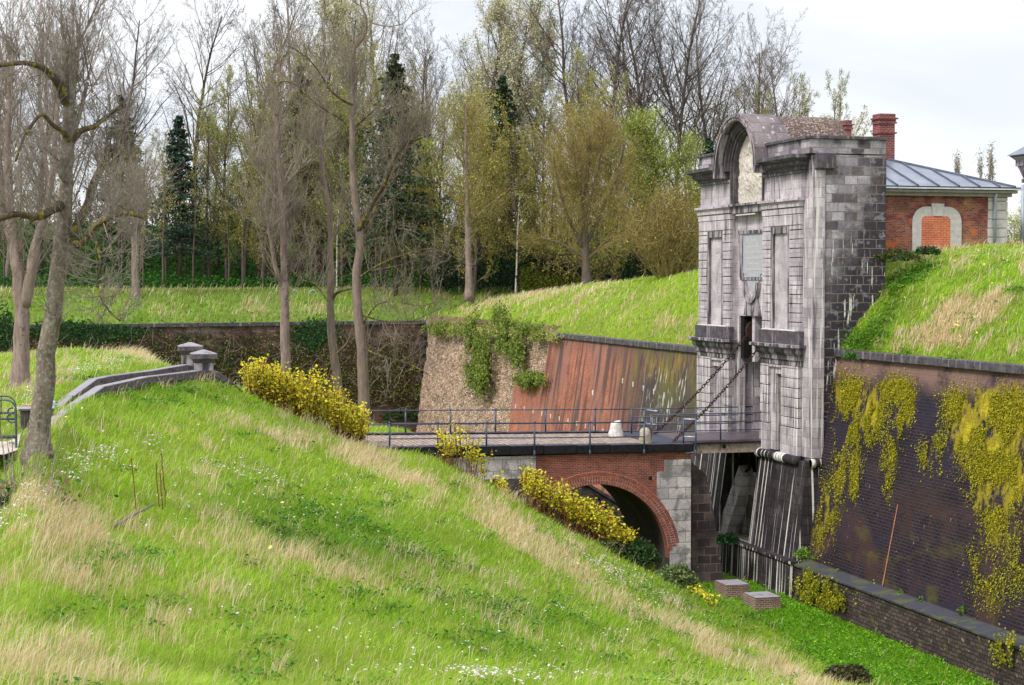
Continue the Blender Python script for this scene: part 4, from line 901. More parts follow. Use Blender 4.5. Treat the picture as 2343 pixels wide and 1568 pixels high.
W[...,2]+=amp*(fbm(W[...,0],W[...,1],.28,2)-.5)*1.6
W[...,2]=np.where((W[...,1]>73.6)&(W[...,1]<80.6)&(W[...,0]>12.6),np.minimum(W[...,2],-.06),W[...,2])
FG=W
def gridmesh(name,W,mat,smooth=True,kind='structure',flip=False):
    n,m=W.shape[:2]; idx=np.arange(n*m).reshape(n,m)
    q=[idx[:-1,:-1],idx[1:,:-1],idx[1:,1:],idx[:-1,1:]]
    if flip: q=q[::-1]
    o=link(name,npmesh(name,W.reshape(-1,3),np.stack(q,-1).reshape(-1,4),smooth=smooth),mat); o['kind']=kind; return o
sf=M['turf']
gridmesh('grassy_hill',FG,sf)
# moat floor
X,Y=np.meshgrid(np.linspace(-60,38,100),np.linspace(10,165,160),indexing='ij'); Z=-6.55+.22*(fbm(X,Y,.5,9)-.5)-np.where((X<14)&(Y<90),6,0)-np.where((X<26)&(Y<58),4,0)
MF=np.stack([X,Y,Z],-1); gridmesh('moat_floor',MF,M['moatturf'])
# rampart slope right and left of the gate
def ramp(ys,x,h): 
    X,Y=np.meshgrid(x,ys,indexing='ij'); return X,Y
xs_=np.array([34.55,34.8,35.2,35.7,36.2,36.7,37.4,38.2,39.,40,41,42,43,44,45,46,48,52,60,70,90,110.])
hp=np.interp(xs_,[34.55,35.2,36.7,38.4,40,42,44,46,60,110],[4.3,5.2,6.9,7.7,8.2,8.6,8.85,8.9,8.8,8.0])
ys_=np.linspace(20,79.5,120); X,Y=np.meshgrid(xs_,ys_,indexing='ij'); Z=hp[:,None]+.35*(fbm(X,Y,.4,5)-.5)*np.clip((X-34.6)/2,0,1)
RR=np.stack([X,Y,Z],-1); gridmesh('right_rampart_slope',RR,sf)
ys_=np.concatenate([[79.5,81,83.3],np.linspace(83.6,153,130)]); X,Y=np.meshgrid(xs_,ys_,indexing='ij')
top=np.interp(ys_,[80,95,100,113,129,145,153],[8.55,8.45,8.3,7.55,6.95,6.2,5.6]); u=np.interp(xs_,[34.55,35.4,37,39,41,43,110],[0,.22,.5,.78,.95,1,1.])
Z=3.75+(top[None]-3.75)*u[:,None]+.5*(fbm(X,Y,.3,6)-.5)*np.clip((X-34.6)/2,0,1)
Z=np.where((X>52),np.minimum(Z,6.3),Z)
LR=np.stack([X,Y,Z],-1); gridmesh('left_rampart_slope',LR,sf)
# far bank and wooded slope (photo-column fan, distances beyond the far wall)
fpx=np.linspace(-1800,4400,160); dw=np.interp(fpx,[-1800,0,970,1000,1100,4400],[133,142,156.2,157,157,157])
off=np.array([.3,1.5,3.5,6,8,11,16,22,30,36,42,50,70,110,170,400,1500]); hz=np.array([3.7,4.3,5.2,5.9,6.25,6.4,6.4,6.4,6.6,8.5,11,13,14.5,15,15,10,0.])
DD=dw[:,None]+off[None]; ZZ=np.ones((len(fpx),1))*hz[None]; low=np.clip((fpx-1500)/200,0,1)[:,None]; ZZ=ZZ*(1-low)+np.minimum(ZZ,5.6)*low
FB=to_world(fpx[:,None]*np.ones_like(DD),DD,ZZ); FB[...,2]+=(fbm(FB[...,0],FB[...,1],.12,3)-.5)*np.array([.1,.5,.6,.7,.6,.5,.4,.4,.6,1.5,2,2,2,2,2,2,0])
gridmesh('far_bank',FB[:,:8],M['farturf']); gridmesh('wooded_slope',FB[:,7:],M['forestfloor'])
def far_z(px,d):
    w=np.interp(px,[-1800,0,970,1000,1100,4400],[133,142,156.2,157,157,157]); z=np.interp(d-w,off,hz); l=np.clip((px-1500)/200,0,1); return z*(1-l)+min(z,5.6)*l
# pavement patches: road from the bridge and the path at the left edge
q=[PZ(835,1003,.1)]
X,Y=np.meshgrid(np.linspace(4,15.5,24),np.linspace(YN+.3,YF-.3,8),indexing='ij'); Z=np.full_like(X,.16); 
o=gridmesh('road',np.stack([X,Y,Z],-1),M['cobble'])
pp=np.array([[PD(-200,1010,50),PD(-200,1040,46)],[PD(20,1010,50),PD(10,1040,46)],[PD(48,990,52),PD(40,1030,48)]],float)
gridmesh('path',pp,plain('pale_path',(.5,.42,.37),.9,.1))
# ================================================================ GRASS
def sampler(W,weight=None):
    a=W[:-1,:-1];b=W[1:,:-1];c=W[1:,1:];d=W[:-1,1:]
    n=np.cross(c-a,d-b); area=np.linalg.norm(n,axis=-1)*.5; cen=(a+b+c+d)/4
    w=area if weight is None else area*weight(cen); w=w.ravel()/w.sum(); sh=area.shape
    def f(N):
        k=rng.choice(len(w),N,p=w); i,j=np.unravel_index(k,sh); u=rng.random((N,1)); v=rng.random((N,1))
        return (a[i,j]*(1-u)+b[i,j]*u)*(1-v)+(d[i,j]*(1-u)+c[i,j]*u)*v
    return f
def in_view(P,mar=60):
    x,y=proj(P); return (x>-mar)&(x<2343+mar)&(y>-mar)&(y<1568+mar)
def vis_w(cen):
    d=np.maximum(cen[...,0]*math.sin(-YAW)+cen[...,1]*math.cos(YAW),5); x,y=proj(cen)
    w=1/np.maximum(d,25)**1.2; m=(x>-500)&(x<2850)&(y>-50)&(y<1750)&(d>10); core=(x>-30)&(x<2380)&(y<1600)
    return w*m*np.where(core,1.,.22)
def tan_mask(P):
    x,y=proj(P); m=np.zeros(len(P))
    for cx,cy,sx,sy,rot,a in TAN:
        c_,s_=math.cos(R_(rot)),math.sin(R_(rot)); u=(x-cx)*c_+(y-cy)*s_; v=-(x-cx)*s_+(y-cy)*c_
        m=np.maximum(m,a*np.exp(-(u/sx)**2-(v/sy)**2))
    n=fbm(P[:,0],P[:,1],.55,11); n2=fbm(P[:,0],P[:,1],1.6,13)
    return np.clip(m*1.1+(n-.54)*1.7+(n2-.5)*1.5,0,1)
TAN=[(640,1000,110,22,20,.8),(900,1090,260,38,27,.85),(1240,1260,260,42,30,.95),(1560,1430,240,34,34,.8),(1780,1530,120,25,35,.8),
 (180,1230,230,90,-12,.65),(120,1330,260,60,-5,.6),(330,1440,260,70,-22,.75),(60,1480,200,80,0,.6),(760,1290,220,60,12,.55),(1010,1350,200,50,20,.5),(500,1250,200,30,0,.4),
 (720,1545,150,30,-5,.45),(1500,1510,160,18,5,.4),(60,1150,80,60,0,.7),(330,900,260,10,-8,.35),
 (1200,690,180,20,-8,.75),(1420,700,150,25,-8,.45),(1500,740,200,22,8,.55),(1330,745,120,16,5,.4),(1560,780,90,10,8,.6),
 (2230,720,140,45,-15,.6),(2130,780,200,18,8,.6),(2300,800,120,25,8,.6),(1980,790,90,14,5,.6),(330,815,80,18,10,.7),(80,890,120,25,-20,.5),(640,712,400,14,0,.6),(800,715,300,12,0,.6)]
LUSH=[(1200,1500,300,30,8,.5),(520,1520,200,30,0,.4),(150,1400,200,30,0,.45),(420,1180,150,25,8,.35),(1000,1230,160,24,20,.4),(760,1215,300,70,12,1.),(260,1285,120,30,0,.8),(1150,1420,350,60,5,.6),(350,905,160,40,0,.8),(1900,1430,400,60,10,1.),(1990,770,120,22,-45,1.),(2080,640,60,20,-30,1.)]
def lush_mask(P):
    x,y=proj(P); m=np.zeros(len(P))
    for cx,cy,sx,sy,rot,a in LUSH:
        c_,s_=math.cos(R_(rot)),math.sin(R_(rot)); u=(x-cx)*c_+(y-cy)*s_; v=-(x-cx)*s_+(y-cy)*c_; m=np.maximum(m,a*np.exp(-(u/sx)**2-(v/sy)**2))
    return m
def blades(P,h,w,lean,col,name,lab,cat,mat=None,leandir=None,up=.0):
    N=len(P); a=rng.random(N)*2*math.pi; dx,dy=np.cos(a),np.sin(a)
    b=rng.random(N)*2*math.pi if leandir is None else leandir+rng.normal(0,.7,N); L=lean*h*(.3+rng.random(N))
    P=P.copy(); P[:,2]-=.03
    base1=P+np.stack([dx*w,dy*w,0*w],-1)*.5; base2=P-np.stack([dx*w,dy*w,0*w],-1)*.5
    lx,ly=np.cos(b)*L,np.sin(b)*L
    mid=P+np.stack([lx*.35,ly*.35,h*.62],-1); m1=mid+np.stack([dx*w,dy*w,0*w],-1)*.32; m2=mid-np.stack([dx*w,dy*w,0*w],-1)*.32
    tip=P+np.stack([lx,ly,h*(1-.25*lean)],-1); t1=tip+np.stack([dx*w,dy*w,0*w],-1)*.07; t2=tip-np.stack([dx*w,dy*w,0*w],-1)*.07
    V=np.stack([base1,base2,m2,m1,t2,t1],1).reshape(-1,3); k=np.arange(N)[:,None]*6
    Fc=np.concatenate([k+np.array([[0,1,2,3]]),k+np.array([[3,2,4,5]])],0)
    cc=np.repeat(col,6,axis=0)
    o=link(name,npmesh(name,V,Fc,cc,mat=mat or M['grass'])); tag(o,lab,cat,kind='stuff'); return o
def pal(N,cols_,p=None,jit=.18):
    c=np.array(cols_)[rng.choice(len(cols_),N,p=p)]; return np.clip(c*(1+rng.normal(0,jit,(N,1))),0.005,.9)
def meadow(W,N,nm,where,ww=1.,hh=1.,greens=None):
    P=sampler(W,vis_w)(N); tm=tan_mask(P); lm=lush_mask(P); n3=fbm(P[:,0],P[:,1],.35,21); d=DEP(P.T)
    wpx=np.maximum(.010,d/1748*.62)*ww*(.7+.8*rng.random(len(d)))
    dry=rng.random(N)<np.clip((tm-.32)*1.4,0.03,.72)*(1-.85*lm); g=~dry
    k=g; n=int(k.sum()); 
    G1=pal(n,greens or [(.28,.46,.022),(.36,.53,.035),(.20,.38,.018),(.46,.57,.09)])
    mixb=np.clip((n3[k]-.42)*3,0,1)[:,None]; G1=G1*(1-mixb*.25)+np.array([[.50,.56,.15]])*mixb*.25
    l=lm[k][:,None]; G1=G1*(1-l)+G1*np.array([[.48,.66,.45]])*l
    tus=fbm(P[k][:,0],P[:,1][k],1.3,61)[:,None]; G1=G1*(.62+.75*tus)
    blades(P[k],(.08+.15*rng.random(n))*hh*(.5+1.1*tus[:,0])*(1+.5*n3[k]),wpx[k],.7,G1,nm+'_grass','fresh green grass '+where,'grass',leandir=-.4)
    k=dry; n=int(k.sum())
    G2=pal(n,[(.78,.58,.38),(.84,.68,.48),(.68,.47,.28),(.60,.52,.22)],[.35,.3,.2,.15])
    blades(P[k],(.2+.42*rng.random(n)**1.5)*hh,wpx[k]*.9,.6,G2,nm+'_dry_grass','straw-coloured dry grass stems '+where,'dry grass',leandir=.0)
meadow(FG,520000,'hillside','covering the slope in the foreground')
meadow(RR,110000,'right_bank','on the rampart slope right of the gate',1.1)
meadow(LR,120000,'left_bank','on the rampart slope above the pink brick wall',1.1,1.1)
meadow(FB[:,:7],60000,'far_bank','on the bank above the long dark wall',1.,1.6,[(.22,.33,.05),(.30,.36,.08),(.15,.22,.035),(.30,.27,.10)])
# moat floor herbs
P=sampler(MF,lambda c:vis_w(c)*(c[...,0]>22)*(c[...,1]>48)*(c[...,1]<74)*(c[...,0]<32.3))(90000); n=len(P)
blades(P,.08+.16*rng.random(n),np.full(n,.035),.9,pal(n,[(.15,.36,.012),(.20,.44,.015),(.11,.27,.012),(.28,.48,.03)]),'moat_grass','bright green herbs and grass covering the moat floor','grass')
# leafy scatter helper -------------------------------------------------
def leaves(C_,size,col,flat=.0,nrm=None):
    N=len(C_); a=rng.normal(size=(N,3)); a[:,2]*=(1-flat)
    if nrm is not None: a=nrm+a*.45
    n=rng.normal(size=(N,3)) if nrm is None and flat==0 else None
    if flat>0: n=np.stack([rng.normal(0,1-flat,N),rng.normal(0,1-flat,N),np.ones(N)],-1)
    if nrm is not None: n=nrm+rng.normal(0,.5,(N,3))
    n/=np.linalg.norm(n,axis=1,keepdims=True); t=np.cross(n,rng.normal(size=(N,3))); t/=np.linalg.norm(t,axis=1,keepdims=True)+1e-9; b=np.cross(n,t)
    s=np.asarray(size).reshape(-1,1)*np.ones((N,1)); V=np.stack([C_-t*s*.5,C_+b*s*.36+t*s*.05,C_+t*s*.55,C_-b*s*.36+t*s*.05],1).reshape(-1,3)
    Fc=np.arange(N*4).reshape(N,4); return V,Fc,np.repeat(col,4,axis=0)
def leafobj(name,C_,size,col,parent=None,mat=None,**kw):
    V,Fc,cc=leaves(np.asarray(C_),size,col,**kw)
    if parent is not None: V=V-np.array(parent_loc(parent))
    return link(name,npmesh(name,V,Fc,cc,mat=mat or M['leaf']),None,parent)
# flowers
def flower_pts(blobs,N,W=FG):
    P=sampler(W,vis_w)(N*22); x,y=proj(P); m=np.zeros(len(P))
    for cx,cy,sx,sy,rot,a in blobs:
        c_,s_=math.cos(R_(rot)),math.sin(R_(rot)); u=(x-cx)*c_+(y-cy)*s_; v=-(x-cx)*s_+(y-cy)*c_; m=np.maximum(m,a*np.exp(-(u/sx)**2-(v/sy)**2))
    m*=np.clip((fbm(P[:,0],P[:,1],1.3,31)-.42)*6,0.05,1); k=rng.random(len(P))<m*.95; return P[k][:N]
WB=[(250,1045,110,16,-12,.9),(130,1120,110,26,-25,1.),(60,1180,110,20,-30,1.),(560,1095,120,14,8,.7),(830,1110,60,10,10,.35),(420,1090,120,16,0,.5),(1360,1300,90,15,28,1.),(1460,1350,60,12,28,.9),(1530,1375,50,10,25,.8),
  (1130,1560,140,14,0,.6),(900,1545,80,14,0,.3),(1000,1480,400,60,0,.10),(60,930,60,14,-40,1.),(1420,1330,140,22,30,1.),(230,845,90,12,-12,.8),(40,960,40,18,-40,1.),(1280,1400,300,60,20,.08),(600,1180,400,120,0,.06)]
P=flower_pts(WB,8500); n=len(P); P[:,2]+=.16+.14*rng.random(n); leafobj('white_flowers',P,.045+.045*rng.random(n),pal(n,[(.74,.66,.72),(.66,.56,.66),(.80,.76,.76)],jit=.08),mat=M['petal'],flat=.6); tag(bpy.data.objects['white_flowers'],'small white cuckoo-flower heads speckling the foreground grass','flowers',kind='stuff')
P=flower_pts([(110,1185,70,10,-5,.9),(640,1170,10,9,0,1.),(742,1168,16,9,0,1.),(622,1280,8,7,0,1.),(1380,1350,100,20,20,.1),(160,940,300,60,0,.02),(420,960,200,40,0,.02),(620,1010,30,10,0,.02)],500); P2=flower_pts([(2200,740,160,80,0,.35),(2260,640,120,50,0,.3)],220,RR); P=np.concatenate([P,P2]); n=len(P); P[:,2]+=.25
leafobj('yellow_flowers',P,.09+.06*rng.random(n),pal(n,[(.85,.68,.10),(.85,.76,.18)],jit=.05),mat=M['petal'],flat=.4); tag(bpy.data.objects['yellow_flowers'],'small pale yellow cowslip and dandelion heads dotted in the grass','flowers',kind='stuff')
# broad-leaved clumps in the grass
def clumps(W,N,mask,per=44,r=.27,nm='meadow_herbs',lab='darker broad-leaved herb clumps in the foreground grass',colr=[(.09,.22,.015),(.12,.28,.02),(.06,.15,.012)]):
    P=sampler(W,vis_w)(N*8); m=mask(P); k=rng.random(len(P))<m; P=P[k][:N]; n=len(P)
    Cn=np.repeat(P,per,axis=0); o=rng.normal(0,1,(n*per,3))*np.array([r,r,r*.28]); o[:,2]=np.abs(o[:,2])+.05
    leafobj(nm,Cn+o,.075+.05*rng.random(n*per),pal(n*per,colr,jit=.25),flat=.35); tag(bpy.data.objects[nm],lab,'herbs',kind='stuff')
clumps(FG,900,lambda P:np.clip(lush_mask(P)*.9+(fbm(P[:,0],P[:,1],.7,41)-.60)*1.6,0,1))
clumps(RR,420,lambda P:np.clip(lush_mask(P)*1.2+(fbm(P[:,0],P[:,1],.7,43)-.66)*1.2,0,1),nm='bank_brambles',lab='dark green brambles creeping along the gate flank on the right slope')
clumps(MF,1500,lambda P:((P[:,0]>24)&(P[:,0]<32.2)&(P[:,1]>48)&(P[:,1]<74))*np.clip((fbm(P[:,0],P[:,1],.6,47)-.35)*3,0,1),per=24,r=.22,nm='moat_herbs',lab='leafy bright green herbs growing on the moat floor beside the plinth',colr=[(.15,.37,.012),(.21,.45,.02),(.10,.26,.012)])
# ================================================================ PLANT GENERATOR
def nrm(v): return v/(np.linalg.norm(v)+1e-9)
class Tree:
    def __init__(s,seed): s.r=random.Random(seed); s.seg=[]; s.thick=MB(); s.tips=[]
    def rv(s,a): return np.array([s.r.gauss(0,a),s.r.gauss(0,a),s.r.gauss(0,a)])
    def poly(s,pts,rad,n=8): s.thick.tube([tuple(p) for p in pts],rad,n)
    def grow(s,p,d,L,r,lev,P,top=False):
        n=P['n'][lev]; pts=[p]; rad=[r]; st=L/n; kids=P['kids'][lev]; end=P.get('endr',.25)
        rr=r
        for i in range(n):
            d=nrm(d+s.rv(P['wob'][lev])+np.array([0,0,P['up'][lev]])); q=p+d*st; r1=r*(1-(1-end)*(i+1)/n)
            t=(i+1)/n
            if lev>=P['thin']: s.seg.append((p,q,rr,r1))
            if kids and t>P['start'][lev]:
                k=kids if not isinstance(kids,float) else (1 if s.r.random()<kids else 0)
                for _ in range(int(k)):
                    az=s.r.random()*6.283; o=np.cross(d,[math.cos(az),math.sin(az),.13]); o=nrm(o)
                    an=R_(P['ang'][lev]+s.r.gauss(0,8)); dd=nrm(d*math.cos(an)+o*math.sin(an))
                    u=(t-P['start'][lev])/(1-P['start'][lev]); 
                    env=P['env'](u) if lev==0 and 'env' in P else (1-.55*u)
                    s.grow(p+(q-p)*s.r.random(),dd,L*P['len'][lev]*env*(.7+.6*s.r.random()),max(rr*P['rr'][lev],P['rmin']),lev+1,P)
            p=q; rr=r1; pts.append(p); rad.append(rr)
        if lev<P['thin']: s.poly(pts,rad,9 if lev==0 else 6)
        if not kids or lev>=P.get('leaflev',99): s.tips.append(p); s.tips.append(pts[-2]*.5+p*.5)
        elif lev>=1: s.tips.append(p)
    def twigmesh(s,name,mat,off=np.zeros(3),wmin=0.):
        if not s.seg: return None
        A=np.array([q[0] for q in s.seg])-off; B=np.array([q[1] for q in s.seg])-off; ra=np.maximum([q[2] for q in s.seg],wmin); rb=np.maximum([q[3] for q in s.seg],wmin*.7)
        d=B-A; d/=np.linalg.norm(d,axis=1,keepdims=True)+1e-9; u=np.cross(d,np.array([.31,.87,.38])); u/=np.linalg.norm(u,axis=1,keepdims=True)+1e-9; w=np.cross(d,u)
        V=[]
        for P0,R0 in((A,ra),(B,rb)):
            for k in range(3):
                a=2.0944*k; V.append(P0+(u*math.cos(a)+w*math.sin(a))*R0[:,None])
        V=np.stack(V,1).reshape(-1,3); k=np.arange(len(A))[:,None]*6
        Fc=np.concatenate([k+np.array([[a,(a+1)%3,(a+1)%3+3,a+3]]) for a in range(3)],0)
        return npmesh(name,V,Fc,mat=mat)
def mbmesh(mb,name,mat):
    me=bpy.data.meshes.new(name); me.from_pydata(mb.v,[],mb.f); me.update(); me.polygons.foreach_set('use_smooth',[True]*len(me.polygons)); me.materials.append(mat); return me
def leafmesh(name,tips,per,spread,size,colr,mat,seed=1,jit=.2,flat=0.):
    global rng
    T=np.array(tips); n=len(T)*per; Cn=np.repeat(T,per,axis=0)+rng.normal(0,spread,(n,3))
    V,Fc,cc=leaves(Cn,size*(.6+.8*rng.random(n)),pal(n,colr,jit=jit),flat=flat); return npmesh(name,V,Fc,cc,mat=mat)
# forest kinds -> list of (trunk mesh, crown mesh, leaf mesh)
def bare_params(H,start=.35,dens=2,up=.10,ang=38,ln=.42):
    return dict(n=[14,8,6,4,2],kids=[dens,1,1.,1,0],start=[start,.15,.1,.1,0],wob=[.05,.10,.13,.17,.2],up=[.06,up,.06,.05,.04],ang=[ang,36,38,40,0],len=[ln,.42,.52,.5,0],rr=[.42,.45,.55,.6,0],rmin=.008,thin=2,env=lambda u:(1.0-.5*u))
def make_kind(name,seed,H,r,P,twig,barkm,leaf=None,wmin=.0105):
    t=Tree(seed); t.grow(np.array([0.,0,-.3]),np.array([.02,.01,1.]),H,r,0,P)
    out=[mbmesh(t.thick,'trunk',barkm),t.twigmesh('twigs',twig,wmin=wmin)]
    if leaf:
        tips=t.tips
        if leaf.get('from',0)>0 or leaf.get('to',1)<1: tips=[p for p in tips if leaf.get('from',0)*H<=p[2]<=leaf.get('to',1)*H*1.1]
        tips=[p for p in tips if t.r.random()<leaf.get('p',.62)]
        out.append(leafmesh('young_leaves',tips,leaf['per'],leaf['sp'],leaf['size'],leaf['col'],M['leaf']))
    return out
K={}
K['bare']=[make_kind('b',11+i,24,.26,dict(bare_params(24,.34,3,.10,42,.40),kids=[3,1,1,1,0]),M['twig_dark'],M['bark_dark']) for i in range(3)]
K['grey']=[make_kind('g',31+i,23,.24,dict(bare_params(23,.26,3,.09,44,.37),kids=[3,1,1,1,0]),M['twig_grey'],M['bark_grey']) for i in range(2)]
YG=[(.50,.52,.08),(.58,.56,.12),(.36,.42,.06)]; BL=[(.74,.68,.50),(.62,.57,.36),(.48,.48,.22)]; OL=[(.38,.34,.08),(.46,.36,.11),(.32,.34,.06)]; GR=[(.34,.40,.05),(.42,.45,.08),(.22,.30,.04)]
K['young']=[make_kind('y',51+i,21,.22,dict(bare_params(21,.22,3,.10,42,.30),kids=[3,1,1,1,0]),M['twig_grey'],M['bark_dark'],dict(per=1,sp=.12,size=.13,col=OL+[(.30,.34,.07),(.40,.44,.08)],p=.5)) for i in range(2)]
K['blossom']=[make_kind('w',61+i,22,.24,dict(bare_params(22,.25,3,.10,40,.30),kids=[3,1,1,1,0]),M['twig_grey'],M['bark_dark'],dict(per=2,sp=.25,size=.14,col=BL,p=.6)) for i in range(2)]
K['green']=[make_kind('q',71+i,16,.2,dict(bare_params(16,.18,3,.08,46,.34),kids=[3,1,1,1,0]),M['twig_grey'],M['bark_dark'],dict(per=2,sp=.3,size=.14,col=GR,p=.42)) for i in range(2)]
K['olive']=[make_kind('o',81+i,15,.2,dict(bare_params(15,.15,3,.08,50,.36),kids=[3,1,1,1,0]),M['twig_moss'],M['bark_dark'],dict(per=1,sp=.12,size=.13,col=OL,p=.55)) for i in range(2)]
def conifer(seed,H,r,colr):
    t=Tree(seed); t.poly([(0,0,-.3),(0.02,0,H*.5),(0,0,H)],[r,r*.6,.03],8); Cn=[];q=t.r
    z=H*.22
    while z<H*.985:
        u=(z-H*.22)/(H*.78); L=H*.235*(1-u)**.9+.12
        for k in range(6):
            if q.random()<.18: continue
            a=q.random()*6.283; l=L*(.6+.55*q.random()); n=5; p=np.array([0,0,z]); d=np.array([math.cos(a),math.sin(a),.15])
            for i in range(n):
                d=nrm(d+np.array([0,0,-.10])+t.rv(.05)); w=p+d*l/n; t.seg.append((p,w,.03*(1-i/n)+.01,.03*(1-(i+1)/n)+.008))
                m=3+3*i
                for _ in range(m): Cn.append(p+(w-p)*q.random()+np.array([q.gauss(0,(.06+.10*i)*min(1,l/2.6)),q.gauss(0,(.06+.10*i)*min(1,l/2.6)),-abs(q.gauss(0,.17))]))
                p=w
        z+=H*.018
    n=len(Cn); V,Fc,cc=leaves(np.array(Cn),.25*(.6+.7*rng.random(n)),pal(n,colr,jit=.35),flat=.0)
    return [mbmesh(t.thick,'trunk',M['bark_dark']),t.twigmesh('twigs',M['twig_dark']),npmesh('needles',V,Fc,cc,mat=M['needle'])]
K['spruce']=[conifer(91,17,.2,[(.035,.06,.022),(.05,.08,.03),(.025,.04,.02)]),conifer(92,15,.2,[(.035,.065,.04),(.045,.08,.05),(.025,.045,.03)])]
# slim trunks of the plantation
def slim(seed,H,r,barkm,leaf):
    P=dict(n=[10,4,3,2],kids=[2,1,1,0],start=[.40,.1,.1,0],wob=[.03,.12,.2,.2],up=[.05,.05,.05,.05],ang=[60,40,40,0],len=[.16,.5,.5,0],rr=[.28,.5,.6,0],rmin=.010,thin=1,env=lambda u:1-.4*u)
    return make_kind('s',seed,H,r,P,M['twig_moss'],barkm,leaf)
K['slim']=[slim(101+i,14,.12,M['bark_dark'],dict(per=2,sp=.3,size=.13,col=OL)) for i in range(3)]
K['birch']=[slim(111,15,.15,M['birch'],dict(per=2,sp=.3,size=.13,col=YG))]
# poplar for far distance
K['poplar']=[make_kind('p',121,20,.25,dict(n=[12,6,3,2],kids=[4,1,1,0],start=[.12,.1,.1,0],wob=[.03,.08,.2,.2],up=[.05,.35,.2,.1],ang=[22,25,30,0],len=[.22,.4,.5,0],rr=[.3,.5,.6,0],rmin=.03,thin=1,env=lambda u:1-.5*u),M['twig_pink'],M['bark_grey'],dict(per=1,sp=.3,size=.25,col=[(.3,.26,.2)]))]
HK=dict(bare=24,grey=23,young=21,blossom=22,green=16,olive=15,spruce=16,slim=14,birch=15,poplar=20)
used={}
PN={'trunk':'trunk','twigs':'crown','young_leaves':'foliage','needles':'foliage'}
NM=dict(bare='bare_tree',grey='bare_tree',young='budding_tree',blossom='blossoming_tree',green='young_leafed_tree',olive='olive_budded_tree',spruce='spruce_tree',slim='slim_tree',birch='birch_tree',poplar='poplar_tree')
GL=dict(bare=('tall bare dark-twigged tree rising against the sky behind the grassy bank','tall bare trees of the wood'),grey=('tall bare grey-brown tree in the wood behind the grassy bank','grey bare trees of the wood'),
 young=('tall tree with sparse olive-yellow buds in the wood behind the grassy bank','budding trees of the wood'),blossom=('tall tree with pale cream spring buds in the wood','cream-budded trees of the wood'),
 green=('fresh yellow-green leafed tree among the bare trees of the wood','fresh green trees of the wood'),olive=('broad low-branched olive-brown tree at the edge of the wood','olive-brown trees at the edge of the wood'),
 spruce=('dark green spruce standing among the bare trees','spruces of the wood'),slim=('slim straight plantation tree on the ivy-green slope behind the bank','slim trees of the plantation'),
 birch=('white-stemmed birch at the edge of the wood','birches'),poplar=('distant slim poplar beyond the guardhouse roof','distant poplars'))
def plant(kind,px,d,ytop=None,H=None,label=None,z=None,wide=1.,group=None,v=None):
    vs=K[kind]; i=used.get(kind,0); used[kind]=i+1; ms=vs[(i if v is None else v)%len(vs)]
    z=far_z(px,d) if z is None else z; x,y=plan(px,d)
    if ytop is not None: H=yz(ytop,d)-z
    s=H/HK[kind]*(.97 if kind!='spruce' else 1.); 
    lb,gp=GL[kind]
    t=thing(NM[kind],label or lb,'tree',(x,y,z),group or (gp if label is None else None),rz=random.random()*6.28); t.scale=(s*wide,s*wide,s)
    for me in ms:
        if me is None: continue
        o=bpy.data.objects.new(PN[me.name.split('.')[0]],me); C.objects.link(o); o.parent=t
    return t
R2=random.Random(5)
# (kind, photo column, distance, top row)
for a in (
 ('bare',25,185,-40),('bare',92,178,-60),('bare',250,190,20),('grey',150,176,-10),('grey',15,172,150),('bare',440,190,14),('bare',565,192,-10),
 ('grey',700,190,-15),('blossom',735,184,0),('grey',660,176,90),('blossom',790,190,25),('bare',905,200,-20),('grey',990,205,90),('bare',965,210,110),('bare',1065,196,25),('blossom',1110,188,20),('blossom',1160,186,25),('blossom',1225,190,70),
 ('bare',1340,188,-25),('bare',1390,184,-35),('bare',1435,190,-10),('bare',1500,186,5),('bare',1545,184,0),('bare',1600,182,20),('bare',1650,184,40),('bare',1725,190,75),('bare',1790,186,190),('grey',1755,200,120),
 ('young',560,172,230),('young',520,178,200),('young',600,170,160),('young',850,172,170),('young',930,175,200),('young',1010,172,260),('young',1060,170,240),('young',1240,172,240),('young',1300,170,150),('young',1370,168,220),('young',1440,170,200),
 ('young',380,176,330),('young',330,182,330),('young',720,172,150),('young',780,170,190),('grey',340,190,200),('grey',290,186,230),('grey',880,182,120),
 ('green',830,170,270),('green',740,178,330),('green',1460,165,290),('green',1530,163,270),('green',1570,160,330),('green',1480,168,360),('green',1590,158,430),('green',1020,172,330),('green',500,185,290),
 ('olive',1345,158,260),('olive',1250,162,330),('olive',1190,165,300),('olive',1080,160,300),('olive',1110,168,380),('olive',960,166,400),('olive',880,170,420),('olive',1400,160,370),('olive',590,172,400),('olive',1300,166,420),
 ('spruce',905,161,148),('spruce',412,170,232),('spruce',690,176,175),('spruce',280,188,190),('spruce',1150,172,195),('spruce',1620,166,285),
 ('young',480,174,250),('green',560,176,300),('young',655,170,210),('green',905,174,290),('green',690,172,300),('young',810,176,140),('grey',1690,200,200),('young',1650,188,260),('green',1660,180,330),('young',1830,186,215),('young',1770,182,240)):
    plant(*a)
for i in range(46):
    px=R2.uniform(-60,1010); plant('slim',px,R2.uniform(163,182),H=R2.uniform(10,16))
for i in range(14):
    px=R2.uniform(1000,1600); plant('slim',px,R2.uniform(160,172),H=R2.uniform(8,13))
for i in range(10): plant('grey',R2.uniform(-1200,-150),R2.uniform(165,190),H=R2.uniform(18,25))
for i in range(8): plant('bare',R2.uniform(-1200,-100),R2.uniform(170,195),H=R2.uniform(20,26))
plant('birch',1178,158,430,label='slim white-barked birch left of the broad olive tree'); plant('birch',1050,164,520,label='thin pale birch stem right of the thick ivy-wrapped trunk')
plant('birch',770,160,470,label='thin pale birch stem behind the twin near trunks')
for px,d,yt in((2182,300,368),(2195,305,375),(2236,290,365),(2255,292,348),(2272,296,370)): plant('poplar',px,d,yt,z=4,wide=.7,group='distant poplars')
